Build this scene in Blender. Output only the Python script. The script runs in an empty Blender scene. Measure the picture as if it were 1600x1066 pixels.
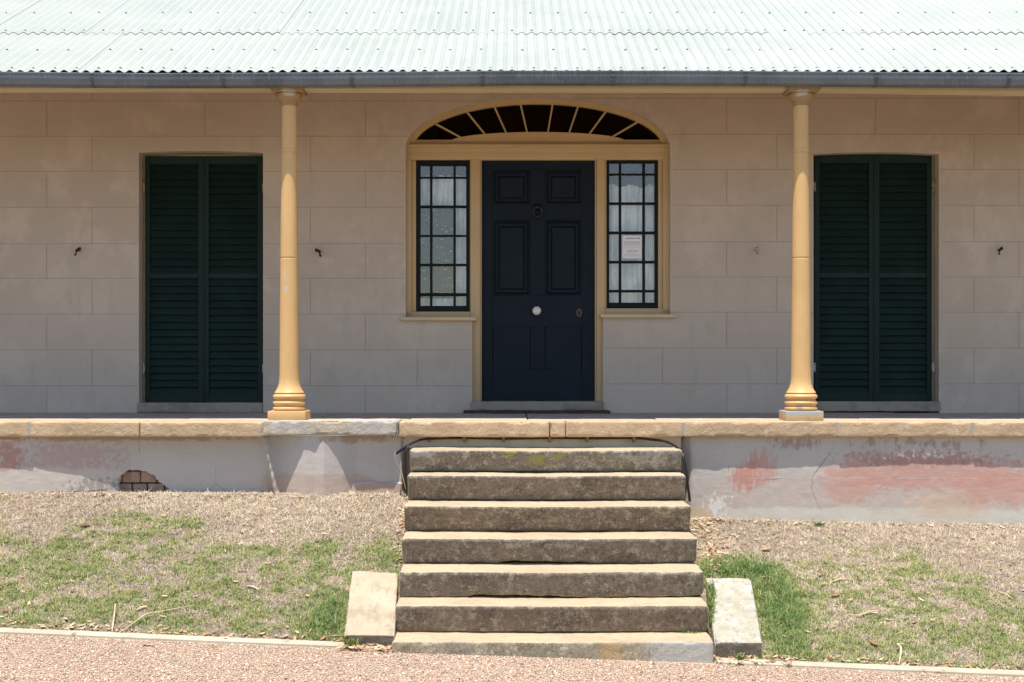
import bpy, bmesh, math, random
import numpy as np
from mathutils import Vector
random.seed(7); rng = np.random.default_rng(7)
R = math.radians
# ------------------------------------------------------------------ camera, sky, sun, exposure
F = 2240.0          # focal length in photo pixels (1600 wide)
CZ = 1.70           # camera height above the gravel
YH = 563.0          # horizon row in the photo
sc = bpy.context.scene
cd = bpy.data.cameras.new('camera'); cam = bpy.data.objects.new('camera', cd); sc.collection.objects.link(cam)
cam.location = (0, -10, CZ); cam.rotation_euler = (R(90), 0, 0)
cd.sensor_width = 36; cd.lens = F / 1600 * 36; cd.shift_y = (YH - 533) / 1600; cd.clip_end = 2000
sc.camera = cam
SUN_EL, SUN_AZ = R(75.6), R(18)      # azimuth measured from the camera side towards the left
w = bpy.data.worlds.new("World"); sc.world = w; w.use_nodes = True
nt = w.node_tree; nt.nodes.clear()
sky = nt.nodes.new('ShaderNodeTexSky'); sky.sky_type = 'NISHITA'; sky.sun_disc = False
sky.sun_elevation = SUN_EL; sky.sun_rotation = R(180) + SUN_AZ; sky.air_density = 1.0; sky.dust_density = 0.4; sky.ozone_density = 1.0
bg = nt.nodes.new('ShaderNodeBackground'); bg.inputs['Strength'].default_value = 0.135
wo = nt.nodes.new('ShaderNodeOutputWorld'); nt.links.new(sky.outputs[0], bg.inputs[0]); nt.links.new(bg.outputs[0], wo.inputs[0])
sd = bpy.data.lights.new('sun', 'SUN'); sd.energy = 5.0; sd.angle = R(0.5); sd.color = (1.0, .95, .86)
so = bpy.data.objects.new('sun', sd); sc.collection.objects.link(so)
dv = Vector((-math.sin(SUN_AZ) * math.cos(SUN_EL), -math.cos(SUN_AZ) * math.cos(SUN_EL), math.sin(SUN_EL)))
so.rotation_euler = dv.to_track_quat('Z', 'Y').to_euler(); so.location = (-3, -8, 20)
sc.view_settings.view_transform = 'Standard'; sc.view_settings.look = 'None'
sc.view_settings.exposure = 0.45; sc.view_settings.gamma = 1
sc.cycles.max_bounces = 8; sc.cycles.diffuse_bounces = 5; sc.cycles.transparent_max_bounces = 8

# ------------------------------------------------------------------ helpers
def px(x, D): return (x - 800) * D / F
def pz(y, D): return (YH - y) * D / F + CZ
def P(x, y, D): return Vector((px(x, D), D - 10, pz(y, D)))

_perm = rng.permutation(256).astype(np.int64); _val = rng.random(256) * 2 - 1
def vnoise(x, y, z):
    x = np.asarray(x, float); y = np.asarray(y, float) + x * 0; z = np.asarray(z, float) + x * 0
    xi, yi, zi = np.floor(x).astype(np.int64), np.floor(y).astype(np.int64), np.floor(z).astype(np.int64)
    xf, yf, zf = x - xi, y - yi, z - zi
    sx, sy, sz = [t * t * (3 - 2 * t) for t in (xf, yf, zf)]
    def h(a, b, c): return _val[_perm[(_perm[(_perm[a & 255] + b) & 255] + c) & 255]]
    r = 0
    for i in (0, 1):
        for j in (0, 1):
            for k in (0, 1):
                r = r + h(xi + i, yi + j, zi + k) * (sx if i else 1 - sx) * (sy if j else 1 - sy) * (sz if k else 1 - sz)
    return r
def fbm(x, y, z, o=4):
    r = 0; a = 1; s = 0
    for i in range(o):
        r = r + a * vnoise(np.asarray(x) * 2 ** i + 17.3 * i, np.asarray(y) * 2 ** i + 5.1 * i, np.asarray(z) * 2 ** i + 9.7 * i); s += a; a *= .5
    return r / s
def sstep(a, b, x):
    t = np.clip((x - a) / (b - a), 0, 1); return t * t * (3 - 2 * t)

def tag(o, label=None, cat=None, group=None, kind=None):
    if label: o['label'] = label
    if cat: o['category'] = cat
    if group: o['group'] = group
    if kind: o['kind'] = kind
    return o
def empty(name, loc=(0, 0, 0), parent=None):
    o = bpy.data.objects.new(name, None); sc.collection.objects.link(o); o.location = loc; o.empty_display_size = .1
    if parent: o.parent = parent
    return o
def wpos(o):
    p = Vector((0, 0, 0))
    while o: p += o.location; o = o.parent
    return p
def link(name, me, mats, parent=None, smooth=False):
    o = bpy.data.objects.new(name, me); sc.collection.objects.link(o)
    for m in (mats if isinstance(mats, (list, tuple)) else [mats]): me.materials.append(m)
    if parent:
        o.parent = parent
        wp = wpos(parent); me.transform(__import__('mathutils').Matrix.Translation(-wp))
    if smooth: me.polygons.foreach_set('use_smooth', [True] * len(me.polygons))
    return o
class MB:
    def __init__(s): s.v = []; s.f = []; s.m = []
    def add(s, vs, fs, mi=0):
        n = len(s.v); s.v += [tuple(v) for v in vs]; s.f += [tuple(i + n for i in f) for f in fs]; s.m += [mi] * len(fs)
    def hexa(s, p, mi=0):   # p: 4 bottom ccw, 4 top ccw
        s.add(p, [(3, 2, 1, 0), (4, 5, 6, 7), (0, 1, 5, 4), (1, 2, 6, 5), (2, 3, 7, 6), (3, 0, 4, 7)], mi)
    def box(s, x0, x1, y0, y1, z0, z1, mi=0):
        s.hexa([(x0, y0, z0), (x1, y0, z0), (x1, y1, z0), (x0, y1, z0), (x0, y0, z1), (x1, y0, z1), (x1, y1, z1), (x0, y1, z1)], mi)
    def pbox(s, xa, xb, ya, yb, D, dep, mi=0):   # front face given in photo pixels at distance D, going back by dep
        s.box(px(xa, D), px(xb, D), D - 10, D - 10 + dep, pz(yb, D), pz(ya, D), mi)
    def prism(s, pts, y0, y1, mi=0):             # polygon in (x,z), clockwise or ccw, extruded in y
        n = len(pts); vs = [(a, y0, b) for a, b in pts] + [(a, y1, b) for a, b in pts]
        fs = [tuple(range(n)), tuple(range(2 * n - 1, n - 1, -1))] + [(i, i + n, (i + 1) % n + n, (i + 1) % n) for i in range(n)]
        s.add(vs, fs, mi)
    def lathe(s, prof, cx, cy, n=40, mi=0):
        vs = []; fs = []
        for (r, z) in prof:
            for k in range(n):
                a = 2 * math.pi * k / n; vs.append((cx + r * math.cos(a), cy + r * math.sin(a), z))
        for i in range(len(prof) - 1):
            for k in range(n):
                fs.append((i * n + k, i * n + (k + 1) % n, (i + 1) * n + (k + 1) % n, (i + 1) * n + k))
        fs.append(tuple(range(n - 1, -1, -1))); fs.append(tuple((len(prof) - 1) * n + k for k in range(n)))
        s.add(vs, fs, mi)
    def tube(s, pts, r, n=8, mi=0):
        pts = [Vector(p) for p in pts]; vs = []; fs = []
        rs = r if isinstance(r, (list, tuple)) else [r] * len(pts)
        for i, p in enumerate(pts):
            d = (pts[min(i + 1, len(pts) - 1)] - pts[max(i - 1, 0)]).normalized()
            up = Vector((0, 0, 1)) if abs(d.z) < .9 else Vector((1, 0, 0))
            a = d.cross(up).normalized(); b = d.cross(a)
            for k in range(n):
                t = 2 * math.pi * k / n; vs.append(p + (a * math.cos(t) + b * math.sin(t)) * rs[i])
        for i in range(len(pts) - 1):
            for k in range(n): fs.append((i * n + k, i * n + (k + 1) % n, (i + 1) * n + (k + 1) % n, (i + 1) * n + k))
        fs.append(tuple(range(n))); fs.append(tuple((len(pts) - 1) * n + k for k in range(n - 1, -1, -1)))
        s.add(vs, fs, mi)
    def build(s, name, mats, parent=None, smooth=False, bevel=0, seg=1, fixn=True):
        me = bpy.data.meshes.new(name); me.from_pydata(s.v, [], s.f)
        me.polygons.foreach_set('material_index', s.m)
        if bevel or fixn:
            bm = bmesh.new(); bm.from_mesh(me)
            if fixn: bmesh.ops.recalc_face_normals(bm, faces=bm.faces)
            if bevel: bmesh.ops.bevel(bm, geom=[e for e in bm.edges if len(e.link_faces) == 2 and e.calc_face_angle(0) > .5], offset=bevel, segments=seg, affect='EDGES', profile=.5, clamp_overlap=True)
            bm.to_mesh(me); bm.free()
        me.update()
        o = link(name, me, mats, parent)
        if smooth:
            me.polygons.foreach_set('use_smooth', [True] * len(me.polygons))
            try: me.set_sharp_from_angle(angle=R(38))
            except Exception: pass
        return o
def np_mesh(name, V, Fc, mats, parent=None, mi=None, smooth=False):
    V = np.asarray(V, np.float32); Fc = np.asarray(Fc, np.int32); n, k = Fc.shape
    me = bpy.data.meshes.new(name); me.vertices.add(len(V)); me.vertices.foreach_set('co', V.ravel())
    me.loops.add(n * k); me.loops.foreach_set('vertex_index', Fc.ravel())
    me.polygons.add(n); me.polygons.foreach_set('loop_start', np.arange(0, n * k, k, dtype=np.int32))
    try: me.polygons.foreach_set('loop_total', np.full(n, k, np.int32))
    except Exception: pass
    if mi is not None: me.polygons.foreach_set('material_index', np.asarray(mi, np.int32))
    me.update(calc_edges=True); me.validate()
    o = link(name, me, mats, parent)
    if smooth: me.polygons.foreach_set('use_smooth', np.ones(n, bool))
    return o
def grid_faces(nu, nv):
    i = np.arange(nu - 1)[:, None] * nv + np.arange(nv - 1)[None, :]
    i = i.ravel(); return np.stack([i, i + nv, i + nv + 1, i + 1], 1)

def rough_block(name, x0, x1, y0, y1, z0, z1, mats, parent=None, r=.012, amp=.004, res=.018, warp=None, seed=0, chip=.0, front_slot=None):
    """a stone block: rounded box with worn, chipped edges; slot 0 top/sides, front_slot for the front face"""
    def coords(a, b):
        L = b - a; n = max(2, int(L / res)); base = list(np.linspace(a + r, b - r, n))
        return np.array([a, a + .12 * r, a + .4 * r, a + .7 * r] + base + [b - .7 * r, b - .4 * r, b - .12 * r, b])
    X, Y, Z = coords(x0, x1), coords(y0, y1), coords(z0, z1)
    V = []; Fs = []; M = []; off = 0
    def face(A, B, fn, flip, m):
        nonlocal off
        a, b = np.meshgrid(A, B, indexing='ij'); p = fn(a.ravel(), b.ravel()); f = grid_faces(len(A), len(B))
        if flip: f = f[:, ::-1]
        V.append(p); Fs.append(f + off); M.append(np.full(len(f), m)); off += len(p)
    fs = front_slot if front_slot is not None else 0
    o1 = lambda a: np.ones_like(a)
    face(X, Z, lambda a, b: np.stack([a, o1(a) * y0, b], 1), False, fs)
    face(X, Z, lambda a, b: np.stack([a, o1(a) * y1, b], 1), True, 0)
    face(X, Y, lambda a, b: np.stack([a, b, o1(a) * z1], 1), False, 0)
    face(X, Y, lambda a, b: np.stack([a, b, o1(a) * z0], 1), True, 0)
    face(Y, Z, lambda a, b: np.stack([o1(a) * x0, a, b], 1), True, 0)
    face(Y, Z, lambda a, b: np.stack([o1(a) * x1, a, b], 1), False, 0)
    V = np.concatenate(V); Fs = np.concatenate(Fs); M = np.concatenate(M)
    lo = np.array([x0, y0, z0]) + r; hi = np.array([x1, y1, z1]) - r
    q = np.clip(V, lo, hi); d = V - q; L = np.linalg.norm(d, axis=1, keepdims=True) + 1e-9
    V = q + d / L * r; nrm = d / L
    c = V + seed * 3.7
    n = fbm(c[:, 0] * 9, c[:, 1] * 9, c[:, 2] * 9, 4)
    n2 = fbm(c[:, 0] * 40, c[:, 1] * 40, c[:, 2] * 40, 3)
    edge = (np.sort(np.abs(nrm), axis=1)[:, 1] > .25).astype(float)
    ch = np.clip(fbm(c[:, 0] * 14 + 50, c[:, 1] * 14, c[:, 2] * 14, 3) - .12, 0, 1) * chip * edge
    V = V + nrm * (n * amp + n2 * amp * .5 - ch)[:, None]
    if warp is not None: V = warp(V)
    o = np_mesh(name, V, Fs, mats, parent, M, smooth=True)
    bm = bmesh.new(); bm.from_mesh(o.data); bmesh.ops.remove_doubles(bm, verts=bm.verts, dist=.0006); bmesh.ops.recalc_face_normals(bm, faces=bm.faces); bm.to_mesh(o.data); bm.free()
    return o

# ------------------------------------------------------------------ materials
def s2l(c): return tuple((v / 12.92 if v <= .04045 else ((v + .055) / 1.055) ** 2.4) for v in c)
class NT:
    def __init__(s, name):
        s.m = bpy.data.materials.new(name); s.m.use_nodes = True; s.t = s.m.node_tree; s.b = s.t.nodes['Principled BSDF']
        s.pos = s.t.nodes.new('ShaderNodeNewGeometry').outputs['Position']
    def n(s, typ, **kw):
        nd = s.t.nodes.new(typ)
        for k, v in kw.items(): setattr(nd, k, v)
        return nd
    def L(s, a, b): s.t.links.new(a, b)
    def scaled(s, sc_):
        vm = s.n('ShaderNodeVectorMath', operation='MULTIPLY'); s.L(s.pos, vm.inputs[0]); vm.inputs[1].default_value = sc_; return vm.outputs[0]
    def noise(s, scale, detail=5, rough=.55, stretch=(1, 1, 1), off=0):
        nd = s.n('ShaderNodeTexNoise'); nd.inputs['Scale'].default_value = scale; nd.inputs['Detail'].default_value = detail; nd.inputs['Roughness'].default_value = rough
        v = s.scaled(stretch)
        if off:
            va = s.n('ShaderNodeVectorMath', operation='ADD'); s.L(v, va.inputs[0]); va.inputs[1].default_value = (off, off * .7, off * 1.3); v = va.outputs[0]
        s.L(v, nd.inputs['Vector']); return nd.outputs['Fac']
    def ramp(s, v, a, b, t0=0, t1=1):
        nd = s.n('ShaderNodeMapRange'); nd.interpolation_type = 'SMOOTHSTEP'; s.L(v, nd.inputs[0])
        for i, x in enumerate((a, b, t0, t1)): nd.inputs[i + 1].default_value = x
        return nd.outputs[0]
    def math(s, op, a, b=None, c=None):
        nd = s.n('ShaderNodeMath', operation=op)
        for i, x in enumerate((a, b, c)):
            if x is None: continue
            if isinstance(x, (int, float)): nd.inputs[i].default_value = x
            else: s.L(x, nd.inputs[i])
        return nd.outputs[0]
    def mix(s, f, a, b):
        nd = s.n('ShaderNodeMix'); nd.data_type = 'RGBA'
        for inp, x in ((nd.inputs[0], f), (nd.inputs[6], a), (nd.inputs[7], b)):
            if isinstance(x, (int, float)): inp.default_value = x
            elif isinstance(x, tuple): inp.default_value = (*x[:3], 1)
            else: s.L(x, inp)
        return nd.outputs[2]
    def bump(s, h, strength=.4, dist=.01, prev=None):
        nd = s.n('ShaderNodeBump'); nd.inputs['Strength'].default_value = strength; nd.inputs['Distance'].default_value = dist; s.L(h, nd.inputs['Height'])
        if prev: s.L(prev, nd.inputs['Normal'])
        return nd.outputs[0]
    def fin(s, col, rough=.8, nor=None, metal=0, spec=.3):
        if isinstance(col, tuple): s.b.inputs['Base Color'].default_value = (*col[:3], 1)
        else: s.L(col, s.b.inputs['Base Color'])
        if isinstance(rough, (int, float)): s.b.inputs['Roughness'].default_value = rough
        else: s.L(rough, s.b.inputs['Roughness'])
        s.b.inputs['Metallic'].default_value = metal; s.b.inputs['Specular IOR Level'].default_value = spec
        if nor: s.L(nor, s.b.inputs['Normal'])
        return s.m
    def patch(s, col, c, cx, cz, rx, rz, lo=.75, hi=1.15, ns=9, na=1.1, amt=1., stretch=(1, 1, 1)):
        """stain of colour c centred on world (cx,cz) in the facade plane with a ragged edge"""
        se = s.n('ShaderNodeSeparateXYZ'); s.L(s.pos, se.inputs[0])
        u = s.math('DIVIDE', s.math('SUBTRACT', se.outputs[0], cx), rx); v = s.math('DIVIDE', s.math('SUBTRACT', se.outputs[2], cz), rz)
        d = s.math('SQRT', s.math('ADD', s.math('POWER', s.math('ABSOLUTE', u), 3.0), s.math('POWER', s.math('ABSOLUTE', v), 3.0)))
        nz = s.math('MULTIPLY', s.math('SUBTRACT', s.noise(ns, 8, .68, stretch, off=cx * 3 + cz), .5), na * 2)
        f = s.math('MULTIPLY', s.ramp(s.math('ADD', d, nz), lo, hi, 1, 0), amt)
        return s.mix(f, col, c)

def simple(name, c, rough=.7, var=None, bump=None, metal=0, spec=.3, spk=None):
    t = NT(name); col = c
    for v in (var or []):
        scale, c2, lo, hi = v[:4]; st = v[4] if len(v) > 4 else (1, 1, 1)
        col = t.mix(t.ramp(t.noise(scale, 6, .62, st, off=scale * .37), lo, hi), col, c2)
    nor = None
    for b in (bump or []): nor = t.bump(t.noise(b[0], 6, .65), b[1], b[2], nor)
    return t.fin(col, rough, nor, metal, spec)

M = {}
M['render'] = simple('wall_render', (.54, .455, .375), .9, [(.9, (.495, .415, .34), .38, .62), (3, (.565, .48, .395), .48, .62), (9, (.50, .425, .345), .5, .7, (1, 1, .35)), (30, (.49, .41, .335), .55, .8)], [(60, .25, .004), (7, .2, .01)])
M['joint'] = simple('scored_joint', (.37, .305, .25), .95)
M['ochre'] = simple('ochre_paint', (.59, .42, .225), .5, [(3, (.54, .385, .205), .4, .7), (40, (.62, .47, .25), .6, .8)], [(90, .1, .002)], spec=.4)
M['cream'] = simple('cream_paint', (.62, .50, .32), .5, [(3, (.56, .44, .27), .4, .7)], [(80, .12, .002)])
M['ceiling'] = simple('verandah_lining', (.46, .215, .05), .8, [(6, (.38, .17, .04), .4, .7, (.2, 3, 1))])
M['green'] = simple('shutter_green', (.005, .019, .0145), .55, [(5, (.007, .025, .018), .4, .7)], [(50, .15, .002)], spec=.25)
M['navy'] = simple('door_navy', (.004, .011, .019), .55, [(4, (.006, .014, .023), .4, .7)], [(60, .12, .0015)], spec=.2)
M['blackpaint'] = simple('sash_black', (.005, .008, .009), .55, spec=.2)
M['iron'] = simple('dark_iron', (.02, .016, .012), .6, [(40, (.06, .03, .015), .55, .75)])
M['galv'] = simple('galvanised_gutter', (.165, .19, .22), .5, [(3, (.115, .135, .16), .4, .65, (1, 1, .3)), (45, (.24, .26, .28), .5, .75, (2, 1, .25))], [(30, .15, .003)], metal=.35)
M['galvdark'] = simple('gutter_strap', (.10, .11, .12), .55, [(60, (.2, .21, .22), .55, .7)], metal=.3)
M['porcelain'] = simple('porcelain', (.75, .73, .68), .15, spec=.6)
M['brassrust'] = simple('painted_hinge', (.45, .33, .17), .5, [(70, (.12, .07, .03), .5, .62)])
M['palehinge'] = simple('pale_hinge', (.50, .50, .46), .5, [(70, (.2, .17, .12), .5, .62)])
M['cable'] = simple('black_cable', (.012, .012, .014), .45)
M['clip'] = simple('rusty_clip', (.16, .10, .06), .7)
M['thresh'] = simple('worn_threshold', (.34, .29, .225), .9, [(6, (.24, .20, .155), .42, .65), (40, (.28, .26, .23), .55, .75)], [(30, .4, .006)])
M['mat'] = simple('dark_plank', (.05, .035, .027), .9, [(20, (.09, .06, .05), .45, .7)], [(50, .5, .006)])
M['brick'] = simple('old_brick', (.36, .23, .165), .95, [(14, (.46, .33, .25), .42, .65), (60, (.20, .13, .09), .52, .75)], [(60, .6, .006)])
M['paper'] = simple('paper', (.86, .88, .92), .7)
M['ink'] = simple('faded_ink', (.30, .31, .38), .8)
M['dark'] = simple('dark_interior', (.012, .012, .013), .9)

# roof iron: weathered zincalume
t = NT('roof_iron')
c = t.mix(t.ramp(t.noise(1.5, 5, .6), .35, .7), (.435, .462, .405), (.39, .418, .37))
c = t.mix(t.ramp(t.noise(60, 3, .7, (1, .2, 1)), .58, .8), c, (.43, .47, .48))
c = t.mix(t.ramp(t.noise(14, 6, .8, (1, .3, 1), off=3), .62, .8, 0, .6), c, (.49, .52, .47))
se = t.n('ShaderNodeSeparateXYZ'); t.L(t.pos, se.inputs[0])
val = t.math('COSINE', t.math('MULTIPLY', t.math('ADD', se.outputs[0], .0), 2 * math.pi / .0762))
shade_grime = t.math('MULTIPLY', t.ramp(val, -.78, -.95), t.ramp(t.noise(9, 5, .7, (1, .35, 1)), .25, .6, .45, 1))  # narrow valley lines put corrugation shading and grime into the colour
c = t.mix(t.math('MULTIPLY', shade_grime, .72), c, (.27, .27, .30))
M['iron_roof'] = t.fin(c, .55, t.bump(t.noise(70, 3), .08, .002), 0.0, .35)
M['screw'] = simple('roof_screw', (.16, .17, .18), .6)

# sandstone of the coping
t = NT('coping_sandstone')
c = t.mix(t.ramp(t.noise(3.2, 6, .6), .38, .66), (.54, .385, .24), (.46, .325, .205))
c = t.mix(t.ramp(t.noise(12, 8, .7, off=4), .52, .68), c, (.56, .45, .32))
c = t.mix(t.ramp(t.noise(7, 8, .75, (1, 1, 2), off=9), .60, .70, 0, .6), c, (.42, .40, .37))
c = t.mix(t.ramp(t.noise(55, 6, .75), .60, .70, 0, .8), c, (.20, .15, .11))
c = t.mix(t.ramp(t.noise(6, 9, .8, (1, 1, 1.5), off=31), .55, .64, 0, .55), c, (.33, .235, .15))
nb = t.bump(t.noise(28, 9, .7), .8, .012); nb = t.bump(t.noise(140, 5, .7), .5, .004, nb)
M['coping'] = t.fin(c, .9, nb)
t = NT('cracked_coping')
c = t.mix(t.ramp(t.noise(5, 7, .6, off=6), .40, .62), (.46, .43, .385), (.52, .43, .32))
c = t.mix(t.ramp(t.noise(9, 7, .7, off=2), .53, .62), c, (.56, .50, .42))
nb = t.bump(t.noise(14, 9, .75), .9, .02); nb = t.bump(t.noise(140, 5, .7), .5, .004, nb)
M['coping_grey'] = t.fin(c, .9, nb)
M['mortar'] = simple('grey_mortar', (.36, .35, .33), .95, None, [(60, .5, .005)])
M['flag'] = simple('verandah_flagstone', (.46, .41, .345), .9, [(4, (.37, .325, .275), .4, .65), (22, (.54, .48, .40), .55, .75)], [(20, .5, .008)])

# steps
t = NT('tread_sandstone')
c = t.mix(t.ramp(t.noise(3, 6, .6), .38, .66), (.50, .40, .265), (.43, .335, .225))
c = t.mix(t.ramp(t.noise(22, 8, .75, off=5), .50, .70), c, (.35, .265, .18))
c = t.mix(t.ramp(t.noise(11, 8, .7, off=2), .60, .70, 0, .7), c, (.55, .47, .35))
c = t.mix(t.ramp(t.noise(7, 9, .8, (1, 1.6, 1), off=6), .56, .66, 0, .6), c, (.27, .215, .155))
c = t.mix(t.ramp(t.noise(80, 5, .8, off=8), .62, .70, 0, .8), c, (.15, .12, .09))
nb = t.bump(t.noise(30, 9, .7), .6, .008); nb = t.bump(t.noise(150, 5, .7), .5, .004, nb)
M['tread'] = t.fin(c, .92, nb)
def riser_mat(name, a, b, lich, off, moss=None, pats=None):  # front faces, darker than the treads, mottled with pale lichen
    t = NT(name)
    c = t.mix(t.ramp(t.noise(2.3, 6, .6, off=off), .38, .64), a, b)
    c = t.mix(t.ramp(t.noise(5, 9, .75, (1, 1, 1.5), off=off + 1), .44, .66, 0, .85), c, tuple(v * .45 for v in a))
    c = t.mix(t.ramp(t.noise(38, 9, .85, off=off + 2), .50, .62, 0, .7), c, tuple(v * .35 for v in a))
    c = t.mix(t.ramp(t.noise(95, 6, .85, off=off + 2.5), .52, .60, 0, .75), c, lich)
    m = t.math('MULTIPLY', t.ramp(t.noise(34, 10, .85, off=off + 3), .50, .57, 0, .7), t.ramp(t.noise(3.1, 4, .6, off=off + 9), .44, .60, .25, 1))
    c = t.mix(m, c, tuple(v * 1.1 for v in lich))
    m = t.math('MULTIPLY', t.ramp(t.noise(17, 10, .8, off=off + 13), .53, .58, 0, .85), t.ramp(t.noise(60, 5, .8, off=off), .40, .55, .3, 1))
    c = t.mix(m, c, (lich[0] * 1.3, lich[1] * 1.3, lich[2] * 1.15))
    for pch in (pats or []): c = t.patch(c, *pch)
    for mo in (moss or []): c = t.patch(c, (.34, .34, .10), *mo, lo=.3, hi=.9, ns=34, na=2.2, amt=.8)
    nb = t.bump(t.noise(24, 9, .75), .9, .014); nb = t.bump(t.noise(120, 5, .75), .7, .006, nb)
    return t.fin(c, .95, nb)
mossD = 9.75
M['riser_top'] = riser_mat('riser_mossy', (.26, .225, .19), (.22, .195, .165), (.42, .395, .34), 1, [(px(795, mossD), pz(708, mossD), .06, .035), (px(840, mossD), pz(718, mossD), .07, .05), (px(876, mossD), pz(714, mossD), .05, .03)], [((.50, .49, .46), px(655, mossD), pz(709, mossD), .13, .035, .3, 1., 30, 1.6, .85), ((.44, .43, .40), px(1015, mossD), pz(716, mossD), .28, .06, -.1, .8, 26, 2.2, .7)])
M['riser'] = riser_mat('riser_mottled', (.215, .170, .130), (.25, .195, .148), (.355, .32, .275), 5)
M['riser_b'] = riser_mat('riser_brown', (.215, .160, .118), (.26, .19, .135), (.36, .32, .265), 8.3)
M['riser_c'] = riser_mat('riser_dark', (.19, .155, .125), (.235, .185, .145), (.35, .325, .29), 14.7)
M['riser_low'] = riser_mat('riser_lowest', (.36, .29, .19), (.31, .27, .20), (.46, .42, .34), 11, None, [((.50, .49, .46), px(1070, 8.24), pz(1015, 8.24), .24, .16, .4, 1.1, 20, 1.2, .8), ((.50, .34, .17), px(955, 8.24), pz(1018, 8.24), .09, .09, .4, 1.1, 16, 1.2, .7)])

# cheek stones
M['cheek'] = simple('cheek_sandstone', (.48, .395, .285), .92, [(4, (.42, .34, .24), .4, .66), (12, (.36, .30, .22), .5, .68, (3, .5, 1)), (9, (.33, .265, .195), .52, .68, (1, .4, 1)), (50, (.47, .39, .30), .55, .75), (110, (.2, .17, .14), .62, .72)], [(26, .6, .01), (120, .4, .004)])
M['cheek_pale'] = simple('cheek_lichen', (.43, .40, .32), .92, [(5, (.36, .32, .24), .4, .62), (13, (.50, .49, .43), .50, .66), (30, (.30, .285, .25), .54, .66), (90, (.17, .16, .14), .60, .70)], [(22, .8, .012), (120, .4, .004)])
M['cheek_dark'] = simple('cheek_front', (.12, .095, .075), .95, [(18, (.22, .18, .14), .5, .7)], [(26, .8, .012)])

# plinth wall under the verandah, with faded red limewash, repairs and stains
t = NT('plinth_render')
c = t.mix(t.ramp(t.noise(2.2, 6, .6, (1, 1, 2)), .35, .68), (.50, .455, .415), (.46, .42, .39))
c = t.mix(t.ramp(t.noise(9, 8, .7, (1, 1, 1.6), off=2), .52, .72), c, (.50, .455, .41))
c = t.mix(t.ramp(t.noise(45, 8, .75, off=3), .60, .74, 0, .6), c, (.30, .265, .24))
c = t.mix(t.ramp(t.noise(18, 9, .8, (1, 1, 1.5), off=12), .58, .64, 0, .5), c, (.62, .59, .54))
c = t.mix(t.ramp(t.noise(33, 9, .8, (1, 1, 1.3), off=21), .63, .68, 0, .55), c, (.34, .24, .20))
d0 = 10.05
def pp(cx, cy, rx, ry): return (px(cx, d0), pz(cy, d0), rx / 223, ry / 223)
RED = (.52, .235, .185); RED2 = (.53, .29, .235)
c = t.patch(c, (.50, .40, .34), *pp(1400, 775, 330, 40), ns=6, na=.9, amt=.6)
c = t.patch(c, (.58, .55, .47), *pp(1330, 809, 300, 16), ns=12, na=1.0, amt=.8)
c = t.patch(c, (.60, .42, .28), *pp(1480, 790, 60, 22), ns=14, na=1.2, amt=.45)
c = t.patch(c, RED, *pp(1470, 741, 178, 26), lo=.45, hi=1.15, ns=18, na=1.6, amt=.58, stretch=(.8, 1, 1.6))
c = t.patch(c, RED2, *pp(1560, 765, 70, 28), lo=.5, hi=1.0, ns=16, na=1.5, amt=.75)
c = t.patch(c, RED2, *pp(1330, 755, 50, 36), lo=.5, hi=1.0, ns=16, na=1.5, amt=.65)
c = t.patch(c, (.40, .20, .17), *pp(1440, 716, 150, 15), lo=.3, hi=.9, ns=30, na=1.9, amt=.7)
c = t.patch(c, RED, *pp(1165, 742, 24, 28), lo=.4, hi=1.0, ns=30, na=1.9, amt=.8, stretch=(1.5, 1, .3))
c = t.patch(c, RED, *pp(1190, 730, 26, 34), lo=.3, hi=.9, ns=34, na=1.7, amt=.6, stretch=(1.5, 1, .3))
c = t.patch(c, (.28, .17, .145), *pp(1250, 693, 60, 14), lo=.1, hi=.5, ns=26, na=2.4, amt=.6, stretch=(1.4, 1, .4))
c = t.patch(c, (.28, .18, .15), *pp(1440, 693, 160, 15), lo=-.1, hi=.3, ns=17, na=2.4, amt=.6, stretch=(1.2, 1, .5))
c = t.patch(c, (.42, .19, .15), *pp(15, 712, 28, 28), lo=.3, hi=.9, ns=30, na=1.9, amt=.75)
c = t.patch(c, (.42, .19, .15), *pp(5, 682, 30, 6), ns=20, na=.9, amt=.8)
c = t.patch(c, (.42, .24, .20), *pp(110, 715, 100, 36), lo=.2, hi=.8, ns=30, na=1.9, amt=.5)
c = t.patch(c, (.54, .47, .41), *pp(60, 752, 130, 20), ns=8, na=1., amt=.7)
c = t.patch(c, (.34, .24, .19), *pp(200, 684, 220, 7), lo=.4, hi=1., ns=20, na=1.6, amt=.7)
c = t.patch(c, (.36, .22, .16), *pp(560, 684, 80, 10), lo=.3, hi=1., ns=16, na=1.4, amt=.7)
c = t.patch(c, (.46, .33, .26), *pp(490, 762, 90, 22), ns=10, na=1.1, amt=.6)
c = t.patch(c, (.45, .30, .23), *pp(595, 766, 42, 11), lo=.9, hi=1.05, ns=14, na=.3, amt=.75)
c = t.patch(c, (.22, .19, .17), *pp(150, 758, 60, 14), lo=.2, hi=.7, ns=30, na=2.2, amt=.6)
c = t.patch(c, (.72, .71, .68), *pp(1440, 711, 120, 12), lo=-.4, hi=.2, ns=40, na=2.6, amt=.9)
c = t.patch(c, (.72, .70, .66), *pp(1120, 790, 30, 30), lo=-.1, hi=.5, ns=40, na=2.2, amt=.8, stretch=(1, 1, .5))
c = t.patch(c, (.55, .40, .25), *pp(1095, 803, 20, 9), ns=14, na=1., amt=.7)
nb = t.bump(t.noise(11, 9, .7, (1, 1, 2)), .3, .008); nb = t.bump(t.noise(90, 6, .7), .3, .003, nb)
M['plinth'] = t.fin(c, .93, nb)
M['crack'] = simple('crack_shadow', (.09, .075, .065), .95)
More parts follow.
